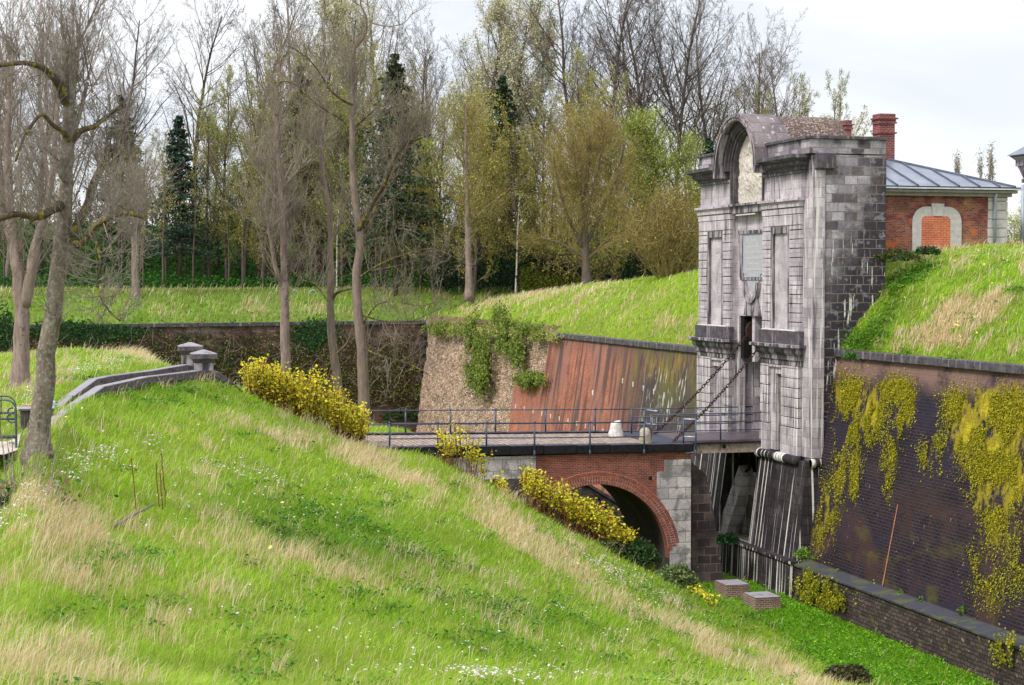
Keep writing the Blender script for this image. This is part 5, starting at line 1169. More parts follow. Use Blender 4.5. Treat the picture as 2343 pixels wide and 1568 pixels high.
plant('blossom',2332,150,440,z=5,label='pink-white blossoming tree between guardhouse and pavilion',wide=1.6)
plant('green',2315,170,500,z=4,label='yellow-green tree low between guardhouse and pavilion',wide=1.8)
plant('young',1905,110,205,z=7,label='leafy green tree showing over the barrel roof of the gate',wide=.8); plant('olive',1945,125,300,z=7,label='sparse leafy tree beside the short chimney')
# ---------------------------------------------------------------- undergrowth
def undergrowth(N,pxr,dr,h,colr,name,lab,size=.22):
    px=rng.uniform(*pxr,N); d=rng.uniform(*dr,N); z=np.array([far_z(a,b) for a,b in zip(px,d)]); W_=to_world(px,d,z); n=fbm(W_[:,0],W_[:,1],.22,51); H=h*(.25+1.3*np.clip(n-.25,0,1))
    W_[:,2]+=rng.random(N)**.8*H; o=leafobj(name,W_,size*(.6+.8*rng.random(N)),pal(N,colr,jit=.3)); tag(o,lab,'undergrowth',kind='stuff')
undergrowth(52000,(-900,1010),(166,186),2.2,[(.04,.13,.015),(.06,.18,.02),(.02,.07,.012)],'ivy_undergrowth','dark green ivy and brambles covering the wooded slope under the trees')
undergrowth(34000,(1000,1640),(162,178),5.5,[(.02,.05,.018),(.03,.08,.02),(.015,.035,.02)],'dark_hedge_growth','dark shrubs filling the gap between bank and trees')
undergrowth(9000,(1190,1440),(159,164),3.2,[(.20,.22,.02),(.14,.17,.02),(.10,.12,.02)],'yellow_green_scrub','low yellow-green scrub at the foot of the olive trees',.18)
undergrowth(26000,(-900,1100),(180,200),7.,[(.035,.05,.02),(.05,.06,.025),(.03,.035,.02)],'wood_understorey','dim brownish-green understorey deep in the wood',.3)
undergrowth(16000,(1700,3400),(150,190),4.,[(.12,.2,.04),(.2,.26,.06)],'low_far_scrub','pale green scrub far beyond the guardhouse',.3)
# brown-yellow rounded shrub by the gate
def shrub(px,py,d,R,H,label,colr,n=9000,twig='twig_moss',size=.12,name='large_shrub',cat='shrub',zb=None,stems=90,group=None,wob=.25):
    p=PD(px,py,d); 
    if zb is not None: p[2]=zb
    t=thing(name,label,cat,tuple(p),group); T=Tree(int(px)); tips=[]
    for i in range(stems):
        a=T.r.random()*6.283; e=T.r.random()**.6; tgt=np.array([math.cos(a)*R*e*.95,math.sin(a)*R*e*.95,H*math.sqrt(max(0,1-e*e*.8))*(.75+.25*T.r.random())]); s0=tgt*np.array([.15,.15,0]); pts=[s0+(tgt-s0)*k/4+T.rv(.05*H)*(k>0)*.4 for k in range(5)]
        for k in range(4): T.seg.append((pts[k],pts[k+1],.035*(1-k/5),.035*(1-(k+1)/5)))
        for k in (2,3,4):
            for _ in range(3):
                q=pts[k]+T.rv(.12*H)+np.array([0,0,.08*H]); T.seg.append((pts[k],q,.014,.006)); tips+= [q,(q+pts[k])/2]
    if T.seg: link('stems',T.twigmesh('stems',M[twig]),None,t)
    Tn=np.array(tips); Cn=Tn[rng.integers(0,len(Tn),n)]+rng.normal(0,wob,(n,3)); Cn[:,2]=np.abs(Cn[:,2]); V,Fc,cc=leaves(Cn,size*(.6+.8*rng.random(n)),pal(n,colr,jit=.3)); link('foliage',npmesh('foliage',V,Fc,cc,mat=M['leaf']),None,t); return t
shrub(1535,655,118,3.4,6.6,'large rounded yellow-brown budding shrub just left of the gate tower',[(.24,.18,.04),(.17,.11,.035),(.36,.31,.05),(.12,.09,.03)],6500,stems=190)
# knotweed thickets
def knotweed(line,n,hr,label,spread=.9,leafs=22,behind=0.):
    L=np.array(line,float); p0=PD(*L[len(L)//2]); t=thing('knotweed_thicket',label,'shrub',tuple(p0)); T=Tree(int(L[0][0])); Cn=[];c0=np.array(p0)
    s=np.linspace(0,1,len(L))
    for i in range(n):
        u=T.r.random(); px,py,d=[np.interp(u,s,L[:,k]) for k in range(3)]; px+=T.r.uniform(-6,6); d+=T.r.uniform(-spread,spread)+behind; b=PD(px,py,np.interp(u,s,L[:,2])); x,y=plan(px,d); b=np.array([x,y,b[2]-.1+ .02*(d)*0]); h=hr[0]+(hr[1]-hr[0])*T.r.random(); h*=(.7+.5*math.sin(math.pi*min(1,max(0,u*.9+.08)))**.7)*(.72+.6*float(vnoise(u*14+L[0][0],1.3,1.)))
        q=b; dd=np.array([T.r.gauss(0,.13),T.r.gauss(0,.13),1.]); m=6
        for k in range(m):
            w=q+nrm(dd+T.rv(.04))*h/m; T.seg.append((q,w,.014,.012)); 
            if k>=2:
                for _ in range(int(leafs/m*(.3+1.1*k/m))): Cn.append(q+(w-q)*T.r.random()+np.array([T.r.gauss(0,.09),T.r.gauss(0,.09),T.r.gauss(.02,.05)]))
            q=w
    link('stems',T.twigmesh('stems',M['stem_red'],off=c0),None,t); m=len(Cn); C_=np.array(Cn)
    V,Fc,cc=leaves(C_-c0,.135*(.6+.7*rng.random(m)),pal(m,[(.84,.71,.03),(.74,.66,.05),(.55,.56,.06),(.36,.40,.05)],[.38,.3,.2,.12],jit=.12),flat=.25); link('leaves',npmesh('leaves',V,Fc,cc,mat=M['leaf']),None,t)
knotweed([(566,905,74.5),(610,930,75),(650,955,75.3),(700,975,75.6),(760,996,76),(800,1008,76.3),(832,1018,76.5)],520,(1.3,2.0),'large bright yellow-leaved thicket on red-brown stems above the far end of the bridge',spread=1.1,leafs=30)
knotweed([(1004,1045,74.2),(1030,1060,74),(1070,1078,74),(1112,1100,74)],60,(.9,1.5),'small yellow-leaved thicket in front of the bridge railing',spread=.5,leafs=22)
knotweed([(1132,1118,74),(1150,1130,74),(1166,1142,74)],16,(.5,.8),'tiny yellow sprig between the two lower thickets against the stone abutment',spread=.3)
knotweed([(1200,1148,74.3),(1240,1172,74.5),(1300,1206,75),(1350,1232,75.3),(1400,1256,75.6),(1445,1280,76)],380,(1.05,1.65),'yellow-leaved thicket in front of the bridge arch',spread=.8,leafs=26)
knotweed([(1582,1362,73.),(1610,1378,72),(1640,1392,71)],22,(.35,.6),'low sparse yellow sprigs on the moat edge beside the brick plinths',spread=.4,leafs=18)
DG=[(.03,.075,.02),(.05,.11,.03),(.09,.15,.05),(.02,.05,.015)]
def bush(px,py,d,R,H,label,colr=DG,n=2600,size=.13,name='ivy_bush',twig='twig_dark',group=None):
    p=PD(px,py,d); t=thing(name,label,'bush',tuple(p),group); T=Tree(int(px+py)); n0=40
    for i in range(n0):
        a=T.r.random()*6.283; e=T.r.random(); q=np.array([math.cos(a)*R*e,math.sin(a)*R*e*.8,H*math.sqrt(1-e*e*.9)*T.r.uniform(.6,1.05)]); T.seg.append((q*.1,q*.5+T.rv(.05),.02,.014)); T.seg.append((q*.5+T.rv(.05),q*1.05,.014,.006))
    link('stems',T.twigmesh('stems',M[twig]),None,t)
    a=rng.random(n)*6.283; e=rng.random(n)**.5; ph=fbm(a*3,e*4,1.,7); Cn=np.stack([np.cos(a)*R*e,np.sin(a)*R*e*.8,H*np.sqrt(1-e*e*.9)*(.35+.65*rng.random(n)**.4)*(.75+.5*ph)],-1)+rng.normal(0,.05,(n,3))
    V,Fc,cc=leaves(Cn,size*(.6+.8*rng.random(n)),pal(n,colr,jit=.3)); link('foliage',npmesh('foliage',V,Fc,cc,mat=M['leaf']),None,t)
bush(1452,1300,75.5,1.15,1.25,'dark glossy ivy bush at the right springing of the bridge arch',n=3600); bush(1400,1275,75,.7,.75,'small tan-stemmed bush between the yellow thicket and the ivy bush',[(.12,.14,.05),(.25,.18,.09),(.06,.1,.03)],900)
bush(1545,1352,74.5,1.0,1.05,'paler leafy bush at the foot of the stone bridge corner',[(.12,.20,.06),(.22,.28,.10),(.05,.10,.03),(.30,.32,.14)],3000)
bush(1935,1562,58.5,.85,.55,'low dark brownish bush at the bottom edge of the moat',[(.05,.04,.02),(.08,.09,.03),(.12,.09,.03),(.03,.06,.02)],1800)
bush(1666,1245,79,.5,.45,'dark green weeds under the raking buttress',[(.015,.05,.015),(.02,.07,.02)],600); bush(2122,583,78,.55,.35,'green ivy patch below the bricked-up window',n=500); bush(2045,600,78,1.2,.55,'dark ivy along the foot of the guardhouse wall beside the tower',[(.05,.13,.02),(.03,.07,.02),(.14,.09,.03)],900)
bush(1838,1283,69.3,.35,.5,'grass tuft on the plinth corner beside the gate scarp',[(.2,.35,.04),(.15,.28,.03)],350,.1,'grass_tuft'); bush(1945,825,68.2,.3,.28,'small green plant on the right wall just under the cordon',[(.08,.2,.02),(.05,.13,.02)],300,.1,'wall_plant')
for px,py in ((2000,1352),(2065,1372),(2110,1388),(2165,1415),(2230,1437),(2290,1468),(1920,1322),(2205,1408)):
    q=rq(px,py-8); bush(px,py,DEP(q),.22,.34,'small green weed tuft growing on the sloping plinth coping of the right wall',[(.12,.26,.03),(.2,.3,.05)],120,.09,'plinth_weed',group='weeds along the plinth coping')
for px,py in ((15,1165),(28,1180)): pass
# bare stem shrub lower left and dark leafage
p=PD(50,1165,41.5); t=thing('bare_stem_shrub','clump of thin bare upright stems at the lower left, beside the leaning trunk','shrub',tuple(p)); T=Tree(77)
for i in range(46):
    q=np.array([T.r.gauss(0,.35),T.r.gauss(0,.3),0.]); d=nrm(np.array([q[0]*.5,q[1]*.3,1.])); h=T.r.uniform(1.2,2.5)
    for k in range(6): w=q+nrm(d+T.rv(.06))*h/6; T.seg.append((q,w,.013-.0015*k,.0115-.0015*k)); q=w
link('stems',T.twigmesh('stems',M['twig_grey']),None,t); n=900; Cn=rng.normal(0,1,(n,3))*np.array([.7,.5,.25])+np.array([-.2,0,.2]); V,Fc,cc=leaves(Cn,.12*(.5+rng.random(n)),pal(n,[(.30,.19,.12),(.36,.25,.17),(.05,.12,.03)],jit=.25)); link('dry_leaves',npmesh('dry_leaves',V,Fc,cc,mat=M['leaf']),None,t)
bush(12,1205,41,.6,.7,'dark leafy ivy bush at the left edge under the bare stems',n=900)
for a,c,lab in (((8,1238,40),(98,1200,41),'fallen brown log lying in the grass at the lower left edge'),((260,1205,42),(352,1165,44),'thin fallen brown branch lying in the white flowers')):
    A=PD(*a);B=PD(*c); t=thing('fallen_log' if 'log' in lab else 'fallen_branch',lab,'log' if 'log' in lab else 'branch',tuple(A)); b=MB(); r=.16 if 'log' in lab else .04; b.tube([tuple(A),tuple((A+B)/2+np.array([0,0,.08])),tuple(B+np.array([0,0,.12]))],[r,r*.9,r*.7],8); b.obj('log',M['bark_pink'],t,0,True)
for px,py,h in ((312,1170,1.35),(378,1160,1.35),(372,1165,.9),(365,1160,1.1)):
    A=PD(px,py,43.5); T=Tree(px); q=np.array([0.,0,0]); d=np.array([-.06,0,1.])
    for k in range(8): w=q+nrm(d+T.rv(.04))*h/8; T.seg.append((q,w,.016,.014)); T.seg.append((w,w+T.rv(.04),.01,.005)); q=w
    o=link('dead_stem',T.twigmesh('dead_stem',M['stem_red']),None); o.location=tuple(A); tag(o,'thin dead brown weed stem standing in the foreground flowers','weed stem','dead weed stems')
# ---------------------------------------------------------------- moss and climbers on walls
def wallscatter(name,lab,cat,fn,pts,n,size,colr,nvec,sp=.10,thr=.5,ns=1.0,seed=3,strand=0.,off=.05):
    px=[];py=[]
    for cx,cy,sx,sy,a in pts: m=int(n*a); px.append(rng.normal(cx,sx*.6,m)); py.append(rng.normal(cy,sy*.6,m))
    px=np.concatenate(px);py=np.concatenate(py); P=np.array([fn(a,b) for a,b in zip(px,py)])
    k=fbm(P[:,1]*ns,P[:,2]*ns*.55,1.,seed)>thr; P=P[k]; n=len(P); P=P+rng.normal(0,.03,(n,3)); P[:,0]-=off*rng.random(n); P[:,2]-=strand*rng.random(n)**2
    o=leafobj(name,P,size*(.5+rng.random(n)),pal(n,colr,jit=.25),nrm=np.array(nvec)); tag(o,lab,cat,kind='stuff'); return o
MOSS=[(.40,.36,.012),(.30,.28,.01),(.52,.46,.03),(.20,.19,.01)]
wallscatter('wall_moss','yellow-green moss hanging in patches and streaks on the dark right curtain wall','moss',rq,
 [(1945,905,32,45,1.6),(1995,940,30,50,1.3),(2045,890,35,28,1.2),(1985,980,28,30,.7),(1950,980,25,30,.7),(2080,920,14,45,.5),(2060,960,10,40,.35),(1925,1070,14,60,.45),(1960,1060,16,50,.4),(2045,1010,10,60,.35),(2030,1080,12,60,.35),(1900,1150,22,60,.5),(1880,1200,22,60,.4),(1955,1110,10,30,.2),
  (2190,930,32,40,.8),(2215,985,40,60,1.2),(2260,930,42,40,1.5),(2310,950,38,60,1.5),(2280,1020,40,60,1.4),(2250,1090,36,60,.9),(2310,1080,38,60,.9),(2270,1170,22,60,.45),(2150,1020,14,40,.25),(2120,1040,18,30,.2),(2300,1190,36,50,.3),(2270,1330,36,60,.35),(2230,1290,20,50,.15),(2330,1300,20,60,.25)],
 5200,.06,MOSS,(-1,0,.35),thr=.44,ns=2.0,strand=.15,off=.06)
wallscatter('plinth_moss','yellow-green moss trails on the rubble plinth beside the gate corner','moss',lambda a,b:PX(a,b,31.98),[(1870,1350,45,22,1.),(1850,1330,20,20,.6),(1900,1370,30,16,.5),(2310,1480,30,30,.3)],4200,.09,MOSS+[(.12,.2,.02)],(-1,0,.3),thr=.46,ns=3.,strand=.25,off=.05)
fcur=lambda a,b:cur(a,b,33.95)
GC=[(.12,.18,.02),(.18,.24,.03),(.26,.29,.05),(.08,.12,.015)]
wallscatter('hanging_green_creeper','green creeper hanging down over the pale crumbling wall','creeper',fcur,[(1098,790,17,55,1.3),(1106,860,9,30,.5),(1082,830,9,40,.4),(1160,765,22,28,.9),(1185,800,14,24,.4),(1218,862,22,9,.8),(1150,725,16,22,.4),(1085,745,26,12,.5),(1010,745,24,12,.4),(1200,750,34,12,.4)],7000,.15,GC,(-1,-.3,.4),thr=.42,ns=.9,strand=.5,off=.45)
wallscatter('overhanging_turf','straggling olive grass hanging over the top of the pale crumbling wall','grass',fcur,[(1110,755,110,6,1.6),(1020,752,40,6,.8),(1230,765,40,5,.6)],4200,.13,[(.30,.32,.06),(.42,.38,.14),(.2,.26,.04)],(-1,-.2,.5),thr=.38,strand=.45,off=.3)
def fwall(px,py):
    r=ray(px,py); best=None
    (xa,ya),(xb,yb)=WL[0],WL[1]
    if px<300: (xa,ya),(xb,yb)=WL[1],WL[2]
    m=(yb-ya)/(xb-xa); t=(ya+m*(0-xa))/(r[1]-m*r[0]); p=EYE+r*t; p[1]-=.15+(3.5-p[2])*.136; return p
wallscatter('far_wall_scrub','brown and olive climbing scrub covering the long dark far wall','climbing plants',fwall,[(x_,y_,70,70,1.) for x_ in range(20,960,70) for y_ in (840,910)],1700,.15,[(.10,.055,.035),(.14,.08,.05),(.07,.05,.02),(.20,.24,.03),(.06,.07,.015)],(0,-1,.3),thr=.42,ns=.6,strand=.5,off=0)
wallscatter('dark_ivy_mats','dark green ivy draped over the top of the long far wall','ivy',fwall,[(150,752,60,14,1.4),(250,755,60,12,.8),(205,775,25,16,.4),(725,755,40,22,.8),(705,775,25,20,.4),(930,960,60,20,.7),(10,760,20,40,.7),(480,820,200,60,.4)],2100,.22,[(.03,.085,.02),(.05,.12,.03),(.02,.05,.015)],(0,-1,.4),thr=.34,ns=.6,strand=.6,off=0)
# twiggy brambles in front of far wall
T=Tree(991); base_=None
for i in range(320):
    px=T.r.uniform(0,960); py=T.r.uniform(790,960); p=fwall(px,py)+np.array([0,-.3,0]); d=np.array([T.r.gauss(0,.5),-.1,T.r.gauss(.6,.5)])
    for k in range(4): q=p+nrm(d+T.rv(.35))*T.r.uniform(.25,.6); T.seg.append((p,q,.016,.012)); p=q
o=link('bramble_twigs',T.twigmesh('bramble_twigs',M['twig_pink']),None); tag(o,'tangle of bare brown bramble twigs over the long dark far wall','brambles',kind='stuff')
# two blue hoops behind the bank
for px in (716,674):
    p=PD(px,670,159); b=MB(); b.tube([(p[0]+.4*math.cos(R_(a)),p[1],p[2]-.3+.55*math.sin(R_(a))) for a in range(0,181,20)],.04,6); tag(b.obj('metal_hoop',M['pipe']),'small bluish metal hoop on the far bank, '+('the one nearer the twin trunks' if px>700 else 'the one nearer the straight pale tree'),'metal hoop')
# ================================================================ NEAR AND MIDDLE TREES (surveyed limbs)
def vec(px,py,d): return PD(px,py,d)
def bigtree(name,label,d0,limbs,barkm,twigm,seed,twigs,group=None,shoots=(),tw=(.9,1.8),leaf=None,zb=None,moss=None):
    """limbs: list of (points [(px,py,dd)], r0, r1, kids)"""
    b0=PD(*limbs[0][0][0][:2],d0); t=thing(name,label,'tree',tuple(b0),group); T=Tree(seed); off=np.array(b0); MOS=MB(); T.thick=MB()
    for li,(pts,r0,r1,kids,*ex) in enumerate(limbs):
        L=[PD(a,b,d0+c) for a,b,c in pts]
        # refine with catmull-rom
        Q=[];n=len(L)
        for i in range(n-1):
            p0=L[max(i-1,0)];p1=L[i];p2=L[i+1];p3=L[min(i+2,n-1)]
            for k in range(4):
                u=k/4; Q.append(.5*((2*p1)+(-p0+p2)*u+(2*p0-5*p1+4*p2-p3)*u*u+(-p0+3*p1-3*p2+p3)*u**3)+T.rv(r0*.045)*(0 if i+k==0 else 1))
        Q.append(L[-1]); R=[r0+(r1-r0)*(i/(len(Q)-1))**.8 for i in range(len(Q))]
        if li==0:
            for i_,f_ in enumerate((1.45,1.36,1.28,1.2,1.13,1.07,1.03) if seed==5 else (1.45,1.25,1.12,1.05)): R[i_]*=f_
        target=MOS if ex and ex[0]=='moss' else T.thick
        target.tube([tuple(q-off) for q in Q],R,10 if r0>.12 else 6)
        # side shoots
        for k in range(kids):
            u=T.r.random()**.8; s0=.30 if li==0 else .12; f=(s0+(1-s0)*u)*(len(Q)-1); i=int(min(f,len(Q)-2)); p=Q[i]+(Q[i+1]-Q[i])*(f-i); ax=nrm(Q[i+1]-Q[i]); az=T.r.random()*6.283
            o=nrm(np.cross(ax,[math.cos(az),math.sin(az),.2])); up=twigs.get('up',.6); dd=nrm(ax*.25+o*.8+np.array([0,0,up])); l=T.r.uniform(*tw)*(1.25-.6*u)
            T.grow(p-off,dd,l,twigs.get('r',.018),0,dict(n=[6,4,3],kids=[twigs.get('k',2),1,0],start=[.1,.1,0],wob=[.12,.2,.25],up=[twigs.get('trop',.12),.08,.05],ang=[twigs.get('ang',32),35,0],len=[.5,.5,0],rr=[.6,.7,0],rmin=.006,thin=0))
    for (px,py,dd,n,lo,hi,sp) in shoots:            # pollard heads
        p=PD(px,py,d0+dd)-off
        for k in range(n):
            v=nrm(np.array([T.r.gauss(0,sp),T.r.gauss(0,sp),1.])); T.grow(p+T.rv(.12),v,T.r.uniform(lo,hi)*.8,.020,0,dict(n=[7,4,3],kids=[1,1,0],start=[.15,.2,0],wob=[.08,.14,.2],up=[.06,.08,.05],ang=[28,30,0],len=[.42,.5,0],rr=[.6,.7,0],rmin=.007,thin=0))
    link('trunk',mbmesh(T.thick,'trunk',barkm),None,t)
    if MOS.v: link('mossy_limbs',mbmesh(MOS,'mossy_limbs',M['bark_moss']),None,t)
    link('crown',T.twigmesh('twigs',twigm,wmin=.0),None,t)
    if leaf: link('foliage',leafmesh('foliage',[q for q in T.tips if T.r.random()<.4],leaf[0],leaf[1],leaf[2],leaf[3],M['leaf']),None,t)
    return t
TW=dict(k=2,r=.016,up=.5)
OLV=[(.30,.28,.06),(.34,.22,.09),(.22,.20,.05)]
bigtree('leaning_tree','big grey lichen-covered trunk leaning right, with broken top and curved mossy limbs',44,[
 ([(86,1050,0),(88,1010,0),(94,950,0),(104,840,0),(120,720,0),(135,600,.0),(146,480,.1),(155,360,.2),(158,260,.2),(152,180,.2),(150,98,.2)],.33,.11,26),
 ([(157,270,.2),(166,200,.1),(165,140,0),(172,110,0)],.11,.09,8),
 ([(150,235,.1),(132,190,-.3),(100,157,-.6),(55,145,-.9),(0,150,-1.2),(-40,165,-1.4)],.12,.04,16,'moss'),
 ([(140,190,0),(125,170,.2),(100,155,.3),(78,150,.4)],.05,.03,4),
 ([(148,415,0),(140,400,-.1),(135,370,-.1)],.07,.06,2),
 ([(160,330,.2),(185,300,.2),(215,290,.3),(240,270,.4),(272,245,.5)],.10,.04,10,'moss'),
 ([(160,320,0),(142,300,-.4),(120,285,-.6),(95,262,-.9),(70,290,-1.2),(50,325,-1.4),(35,370,-1.5)],.07,.03,12,'moss'),
 ([(140,470,0),(120,480,-.4),(85,497,-.8),(40,490,-1.2),(0,500,-1.5),(-40,490,-2)],.13,.06,20,'moss'),
 ([(128,560,.1),(165,600,-.1)],.1,.05,2),
 ([(140,545,.1),(185,560,-.3),(215,520,-.6),(250,500,-.9),(290,487,-1.2),(328,497,-1.4)],.12,.05,26,'moss'),
 ([(215,530,-.6),(225,570,-.8),(230,600,-1),(222,650,-1.2),(240,700,-1.3),(275,735,-1.4)],.05,.018,26,'moss'),
 ([(165,540,0),(200,470,.4),(215,420,.7),(240,370,1.),(260,345,1.2)],.12,.10,16,'moss'),
 ([(172,300,.2),(190,230,.5),(200,190,.8)],.06,.05,8),
 ([(228,455,.5),(260,465,.6),(290,480,.6),(318,495,.6)],.045,.02,10,'moss')],
 M['bark_near'],M['twig_grey'],5,dict(k=2,r=.014,up=.25),tw=(.7,1.9),shoots=((150,100,.2,6,1.,2.2,.4),(200,190,.8,6,1.5,3.,.3),(262,345,1.2,7,1.2,2.6,.35)))
bigtree('forked_pale_tree','pale pinkish forked trunk at the far left behind the leaning grey one',64,[
 ([(44,895,0),(48,820,0),(50,720,0),(42,640,0),(30,560,0),(22,470,.3),(18,380,.5),(20,250,.5),(30,120,.5)],.36,.08,40),
 ([(56,700,0),(72,620,-.2),(82,560,-.3),(100,500,-.4),(120,400,-.6),(128,300,-.8),(135,190,-.8)],.24,.07,40),
 ([(30,560,0),(8,480,.4),(0,380,.6),(-10,260,.8),(-5,150,.9)],.18,.06,30),
 ([(96,510,-.4),(110,440,.4),(100,330,.8),(90,200,1.),(100,80,1.)],.12,.04,26)],
 M['bark_pink'],M['twig_pink'],8,dict(k=1,r=.02,up=.8),tw=(1.6,3.8),shoots=((20,240,.5,12,2,4.5,.4),(-5,150,.9,9,2,4,.35),(135,190,-.8,12,2,4.5,.35),(100,90,1.,10,2,4,.4),(30,130,.5,10,2,4,.4)))
bigtree('straight_pale_tree','straight pale trunk with dense upright pinkish shoots, left of the twin trunks',88,[
 ([(654,990,0),(654,880,0),(652,760,0),(651,660,0),(650,560,0),(648,480,0),(640,400,.2),(634,330,.3),(634,250,.3)],.31,.11,70),
 ([(648,660,0),(632,620,-.4),(622,560,-.8),(616,530,-1)],.13,.09,14),([(652,560,0),(666,520,.3),(672,490,.6)],.10,.07,12),
 ([(650,600,0),(690,640,-.6),(720,650,-.9),(750,690,-1)],.05,.02,14,'moss'),([(645,470,0),(610,420,.5),(585,380,.8)],.06,.03,14),([(648,430,0),(690,380,-.5),(720,340,-.8)],.06,.03,16)],
 M['bark_pink'],M['twig_pink'],21,dict(k=1,r=.018,up=.9),tw=(1.6,3.8),shoots=((634,260,.3,20,2.5,5.,.5),(616,525,-1,18,2,4.5,.6),(674,490,.6,18,2,4.5,.6),(590,380,.8,14,2,4.,.5),(716,345,-.8,14,2,4,.5),(650,420,0,14,2,4.,.6)))
bigtree('thin_twin_trunk_tree','thinner grey-green trunk of the pair beside the far bridge railing, left one',90,[
 ([(782,1010,0),(776,900,0),(762,800,0),(756,720,0),(757,640,0),(756,560,0),(755,480,0),(742,420,.2),(735,340,.4),(745,250,.4),(740,150,.4)],.29,.07,44),
 ([(757,560,0),(775,520,-.3),(790,470,-.5),(802,440,-.6)],.09,.05,8),([(755,470,0),(735,415,.2),(700,380,.4),(650,372,.5),(600,375,.6)],.06,.02,14,'moss'),
 ([(758,820,0),(790,790,-.4),(800,770,-.6)],.06,.03,3),([(750,540,0),(715,545,.2),(690,535,.3),(660,520,.4)],.07,.04,12,'moss'),([(758,690,0),(772,670,-.3),(805,660,-.6)],.09,.06,2,'moss')],
 M['bark_grey'],M['twig_grey'],22,dict(k=1,r=.017,up=.6),tw=(1.2,3.),shoots=((735,330,.4,18,2,4.5,.4),(742,150,.4,18,2,4,.4)),leaf=(1,.2,.05,OLV))
bigtree('thick_twin_trunk_tree','thicker grey trunk with a big arching limb, behind the left end of the bridge railing',86,[
 ([(832,1005,0),(832,900,0),(828,800,0),(818,700,0),(816,620,0),(825,560,0),(815,480,.1),(806,400,.1),(806,300,.2),(808,200,.3),(812,110,.3),(830,85,.3)],.33,.09,50),
 ([(812,110,.3),(835,80,0),(838,40,-.3),(825,10,-.5),(830,-20,-.6)],.08,.03,12),([(838,48,-.3),(880,60,-.8),(920,55,-1.2),(945,30,-1.5)],.04,.015,12),
 ([(820,530,0),(850,470,-.6),(880,420,-1.2),(900,370,-1.6),(930,330,-2.2),(985,308,-3.)],.14,.06,30,'moss'),
 ([(826,600,0),(850,500,.8),(870,450,1.3),(905,385,1.8),(940,380,2.2),(975,410,2.6)],.08,.03,18,'moss'),
 ([(808,240,.2),(785,230,-.3),(755,205,-.7),(730,165,-1),(700,130,-1.3),(660,105,-1.7)],.07,.025,26,'moss'),
 ([(800,290,.2),(775,270,.3),(720,235,.5),(670,190,.8),(620,190,1.1)],.07,.025,26,'moss'),
 ([(812,290,.2),(835,270,-.2),(860,250,-.5),(890,238,-.8)],.07,.03,12,'moss'),
 ([(816,640,0),(860,610,-.8),(920,585,-1.6),(990,570,-2.4),(1060,600,-3.2)],.06,.018,30,'moss'),
 ([(828,745,0),(860,700,-.8),(900,690,-1.4),(960,700,-2.2),(1000,690,-2.8)],.05,.016,22,'moss'),
 ([(820,790,0),(870,815,-.9),(930,830,-1.6),(985,860,-2.2)],.05,.015,18,'moss'),([(822,720,0),(880,735,-.6),(940,735,-1.2),(1010,705,-1.8)],.045,.014,18,'moss')],
 M['bark_grey'],M['twig_grey'],23,dict(k=1,r=.016,up=.55),tw=(1.2,3.2),shoots=((900,375,-1.6,18,2,4,.35),(930,330,-2.2,24,2,4.5,.35),(975,312,-3,26,1.5,4,.35),(808,200,.3,22,2,4,.45)),leaf=(1,.2,.05,OLV+[(.34,.20,.12)]))
bigtree('pollard_tree','small pollarded tree with pale trunk and broom-like crown on the far bank',152,[
 ([(310,690,0),(309,620,0),(308,560,0),(307,520,0)],.33,.28,4),([(307,540,0),(292,520,-.5),(280,495,-1)],.22,.15,6),([(308,530,0),(322,500,.5),(330,470,.8)],.2,.12,6),([(307,525,0),(308,480,0),(312,430,0)],.22,.12,10)],
 M['bark_pink'],M['twig_pink'],24,dict(k=2,r=.03,up=.8),tw=(2,5),shoots=((280,500,-1,16,3,7.,.6),(308,490,0,20,4,9,.6),(330,470,.8,16,3,8,.6),(312,430,0,12,3,8,.55)))
bigtree('ivy_wrapped_tree','reddish trunk wrapped in bare ivy stems, at the wood edge right of the twin trunks',156,[
 ([(1073,690,0),(1072,600,0),(1070,520,0),(1068,430,0),(1066,330,0),(1068,240,0)],.36,.12,60)],M['bark_pink'],M['twig_moss'],25,dict(k=2,r=.03,up=.3,ang=40),tw=(3,6.5),leaf=(2,.3,.13,OLV+YG))
bigtree('broad_olive_tree','broad spreading olive-brown tree with stout trunk, left of the rounded brown shrub',150,[
 ([(1342,660,0),(1341,600,0),(1338,540,0),(1340,460,0),(1345,380,0),(1350,300,0)],.42,.12,50),
 ([(1338,570,0),(1300,500,-.6),(1280,430,-1),(1265,350,-1.4)],.2,.06,30),([(1341,560,0),(1380,480,.6),(1410,410,1),(1430,330,1.4)],.2,.06,30),([(1340,600,0),(1390,550,-.8),(1440,520,-1.5)],.14,.05,22),([(1340,590,0),(1290,560,.8),(1240,545,1.5)],.14,.05,22),([(1342,500,0),(1320,400,.5),(1310,300,.8)],.14,.05,22),([(1340,500,0),(1370,380,-.5),(1385,290,-.8)],.14,.05,22)],
 M['bark_dark'],M['twig_moss'],26,dict(k=2,r=.03,up=.5,ang=40),tw=(2.5,5.5),leaf=(1,.2,.13,OLV+[(.30,.18,.08)]))
# dead leaves held on the undergrowth near the left trees
# ================================================================ LIGHT, SKY, CAMERA
sun=bpy.data.lights.new('sun','SUN'); sun.energy=2.3; sun.angle=R_(11); sun.color=(1,.96,.90)
so=bpy.data.objects.new('sun',sun); C.objects.link(so)
SEL,SAZ=48,-55      # elevation; azimuth measured from the world +Y axis, positive towards +X
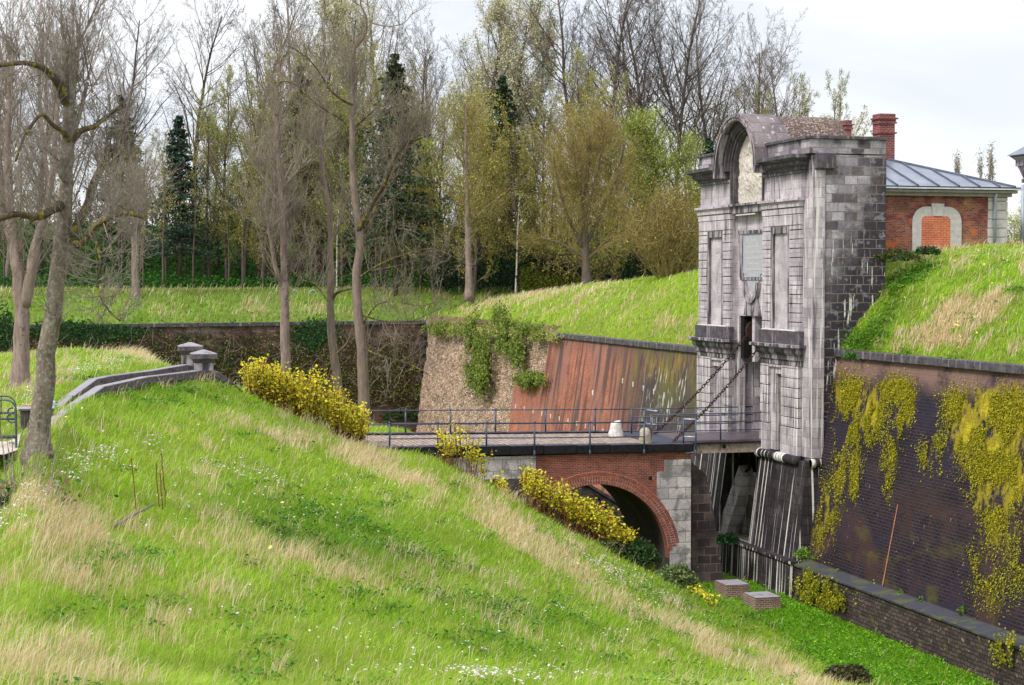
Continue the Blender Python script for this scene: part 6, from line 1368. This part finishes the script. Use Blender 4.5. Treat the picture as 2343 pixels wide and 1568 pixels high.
# direction to the sun
az=R_(SAZ-60); dirv=Vector((math.sin(az)*math.cos(R_(SEL)),math.cos(az)*math.cos(R_(SEL)),math.sin(R_(SEL))))
so.rotation_euler=dirv.to_track_quat('Z','Y').to_euler()
w=bpy.data.worlds.new('World'); bpy.context.scene.world=w; w.use_nodes=True; nt=w.node_tree; nt.nodes.clear()
out=nt.nodes.new('ShaderNodeOutputWorld'); bg=nt.nodes.new('ShaderNodeBackground'); nt.links.new(bg.outputs[0],out.inputs[0])
sky=nt.nodes.new('ShaderNodeTexSky'); sky.sky_type='NISHITA'; sky.sun_disc=False; sky.sun_elevation=R_(SEL); sky.sun_rotation=az
tc=nt.nodes.new('ShaderNodeTexCoord'); sp=nt.nodes.new('ShaderNodeSeparateXYZ'); nt.links.new(tc.outputs['Generated'],sp.inputs[0])
mp=nt.nodes.new('ShaderNodeMapping'); mp.inputs['Scale'].default_value=(1.,1.,3.2); nt.links.new(tc.outputs['Generated'],mp.inputs[0])
nz=nt.nodes.new('ShaderNodeTexNoise'); nz.inputs['Scale'].default_value=3.2; nz.inputs['Detail'].default_value=5; nz.inputs['Roughness'].default_value=.5; nz.inputs['Distortion'].default_value=.4; nt.links.new(mp.outputs[0],nz.inputs['Vector'])
def mapr(v,a,b,c,d):
    n=nt.nodes.new('ShaderNodeMapRange'); n.interpolation_type='SMOOTHSTEP'; nt.links.new(v,n.inputs[0])
    for i,q in enumerate((a,b,c,d)): n.inputs[1+i].default_value=q
    return n.outputs[0]
cl=nt.nodes.new('ShaderNodeMix'); cl.data_type='RGBA'; nt.links.new(mapr(nz.outputs[0],.36,.64,0,1),cl.inputs[0]); cl.inputs[6].default_value=(8.3,8.8,9.8,1); cl.inputs[7].default_value=(10.8,11.0,11.3,1)
up=nt.nodes.new('ShaderNodeMix'); up.data_type='RGBA'; up.blend_type='MULTIPLY'; up.inputs[0].default_value=1; nt.links.new(cl.outputs[2],up.inputs[6])
cr=nt.nodes.new('ShaderNodeCombineXYZ'); k_=mapr(sp.outputs[2],.22,.8,1.,1.75)
for i in range(3): nt.links.new(k_,cr.inputs[i])
nt.links.new(cr.outputs[0],up.inputs[7])
mx=nt.nodes.new('ShaderNodeMix'); mx.data_type='RGBA'; mx.inputs[0].default_value=.90; nt.links.new(sky.outputs[0],mx.inputs[6]); nt.links.new(up.outputs[2],mx.inputs[7])
nt.links.new(mx.outputs[2],bg.inputs[0]); bg.inputs[1].default_value=.086
cy=bpy.context.scene.cycles; cy.max_bounces=5; cy.diffuse_bounces=3; cy.glossy_bounces=2; cy.transmission_bounces=3; cy.transparent_max_bounces=4
cam=bpy.data.cameras.new('camera'); co=bpy.data.objects.new('camera',cam); C.objects.link(co); co.location=tuple(EYE); cam.lens=36*4000/2343; cam.sensor_width=36; cam.clip_end=5000
co.rotation_euler=(R_(90)-PIT,0,YAW); bpy.context.scene.camera=co
vs=bpy.context.scene.view_settings; vs.view_transform='Standard'; vs.look='None'; vs.exposure=.32; vs.gamma=1
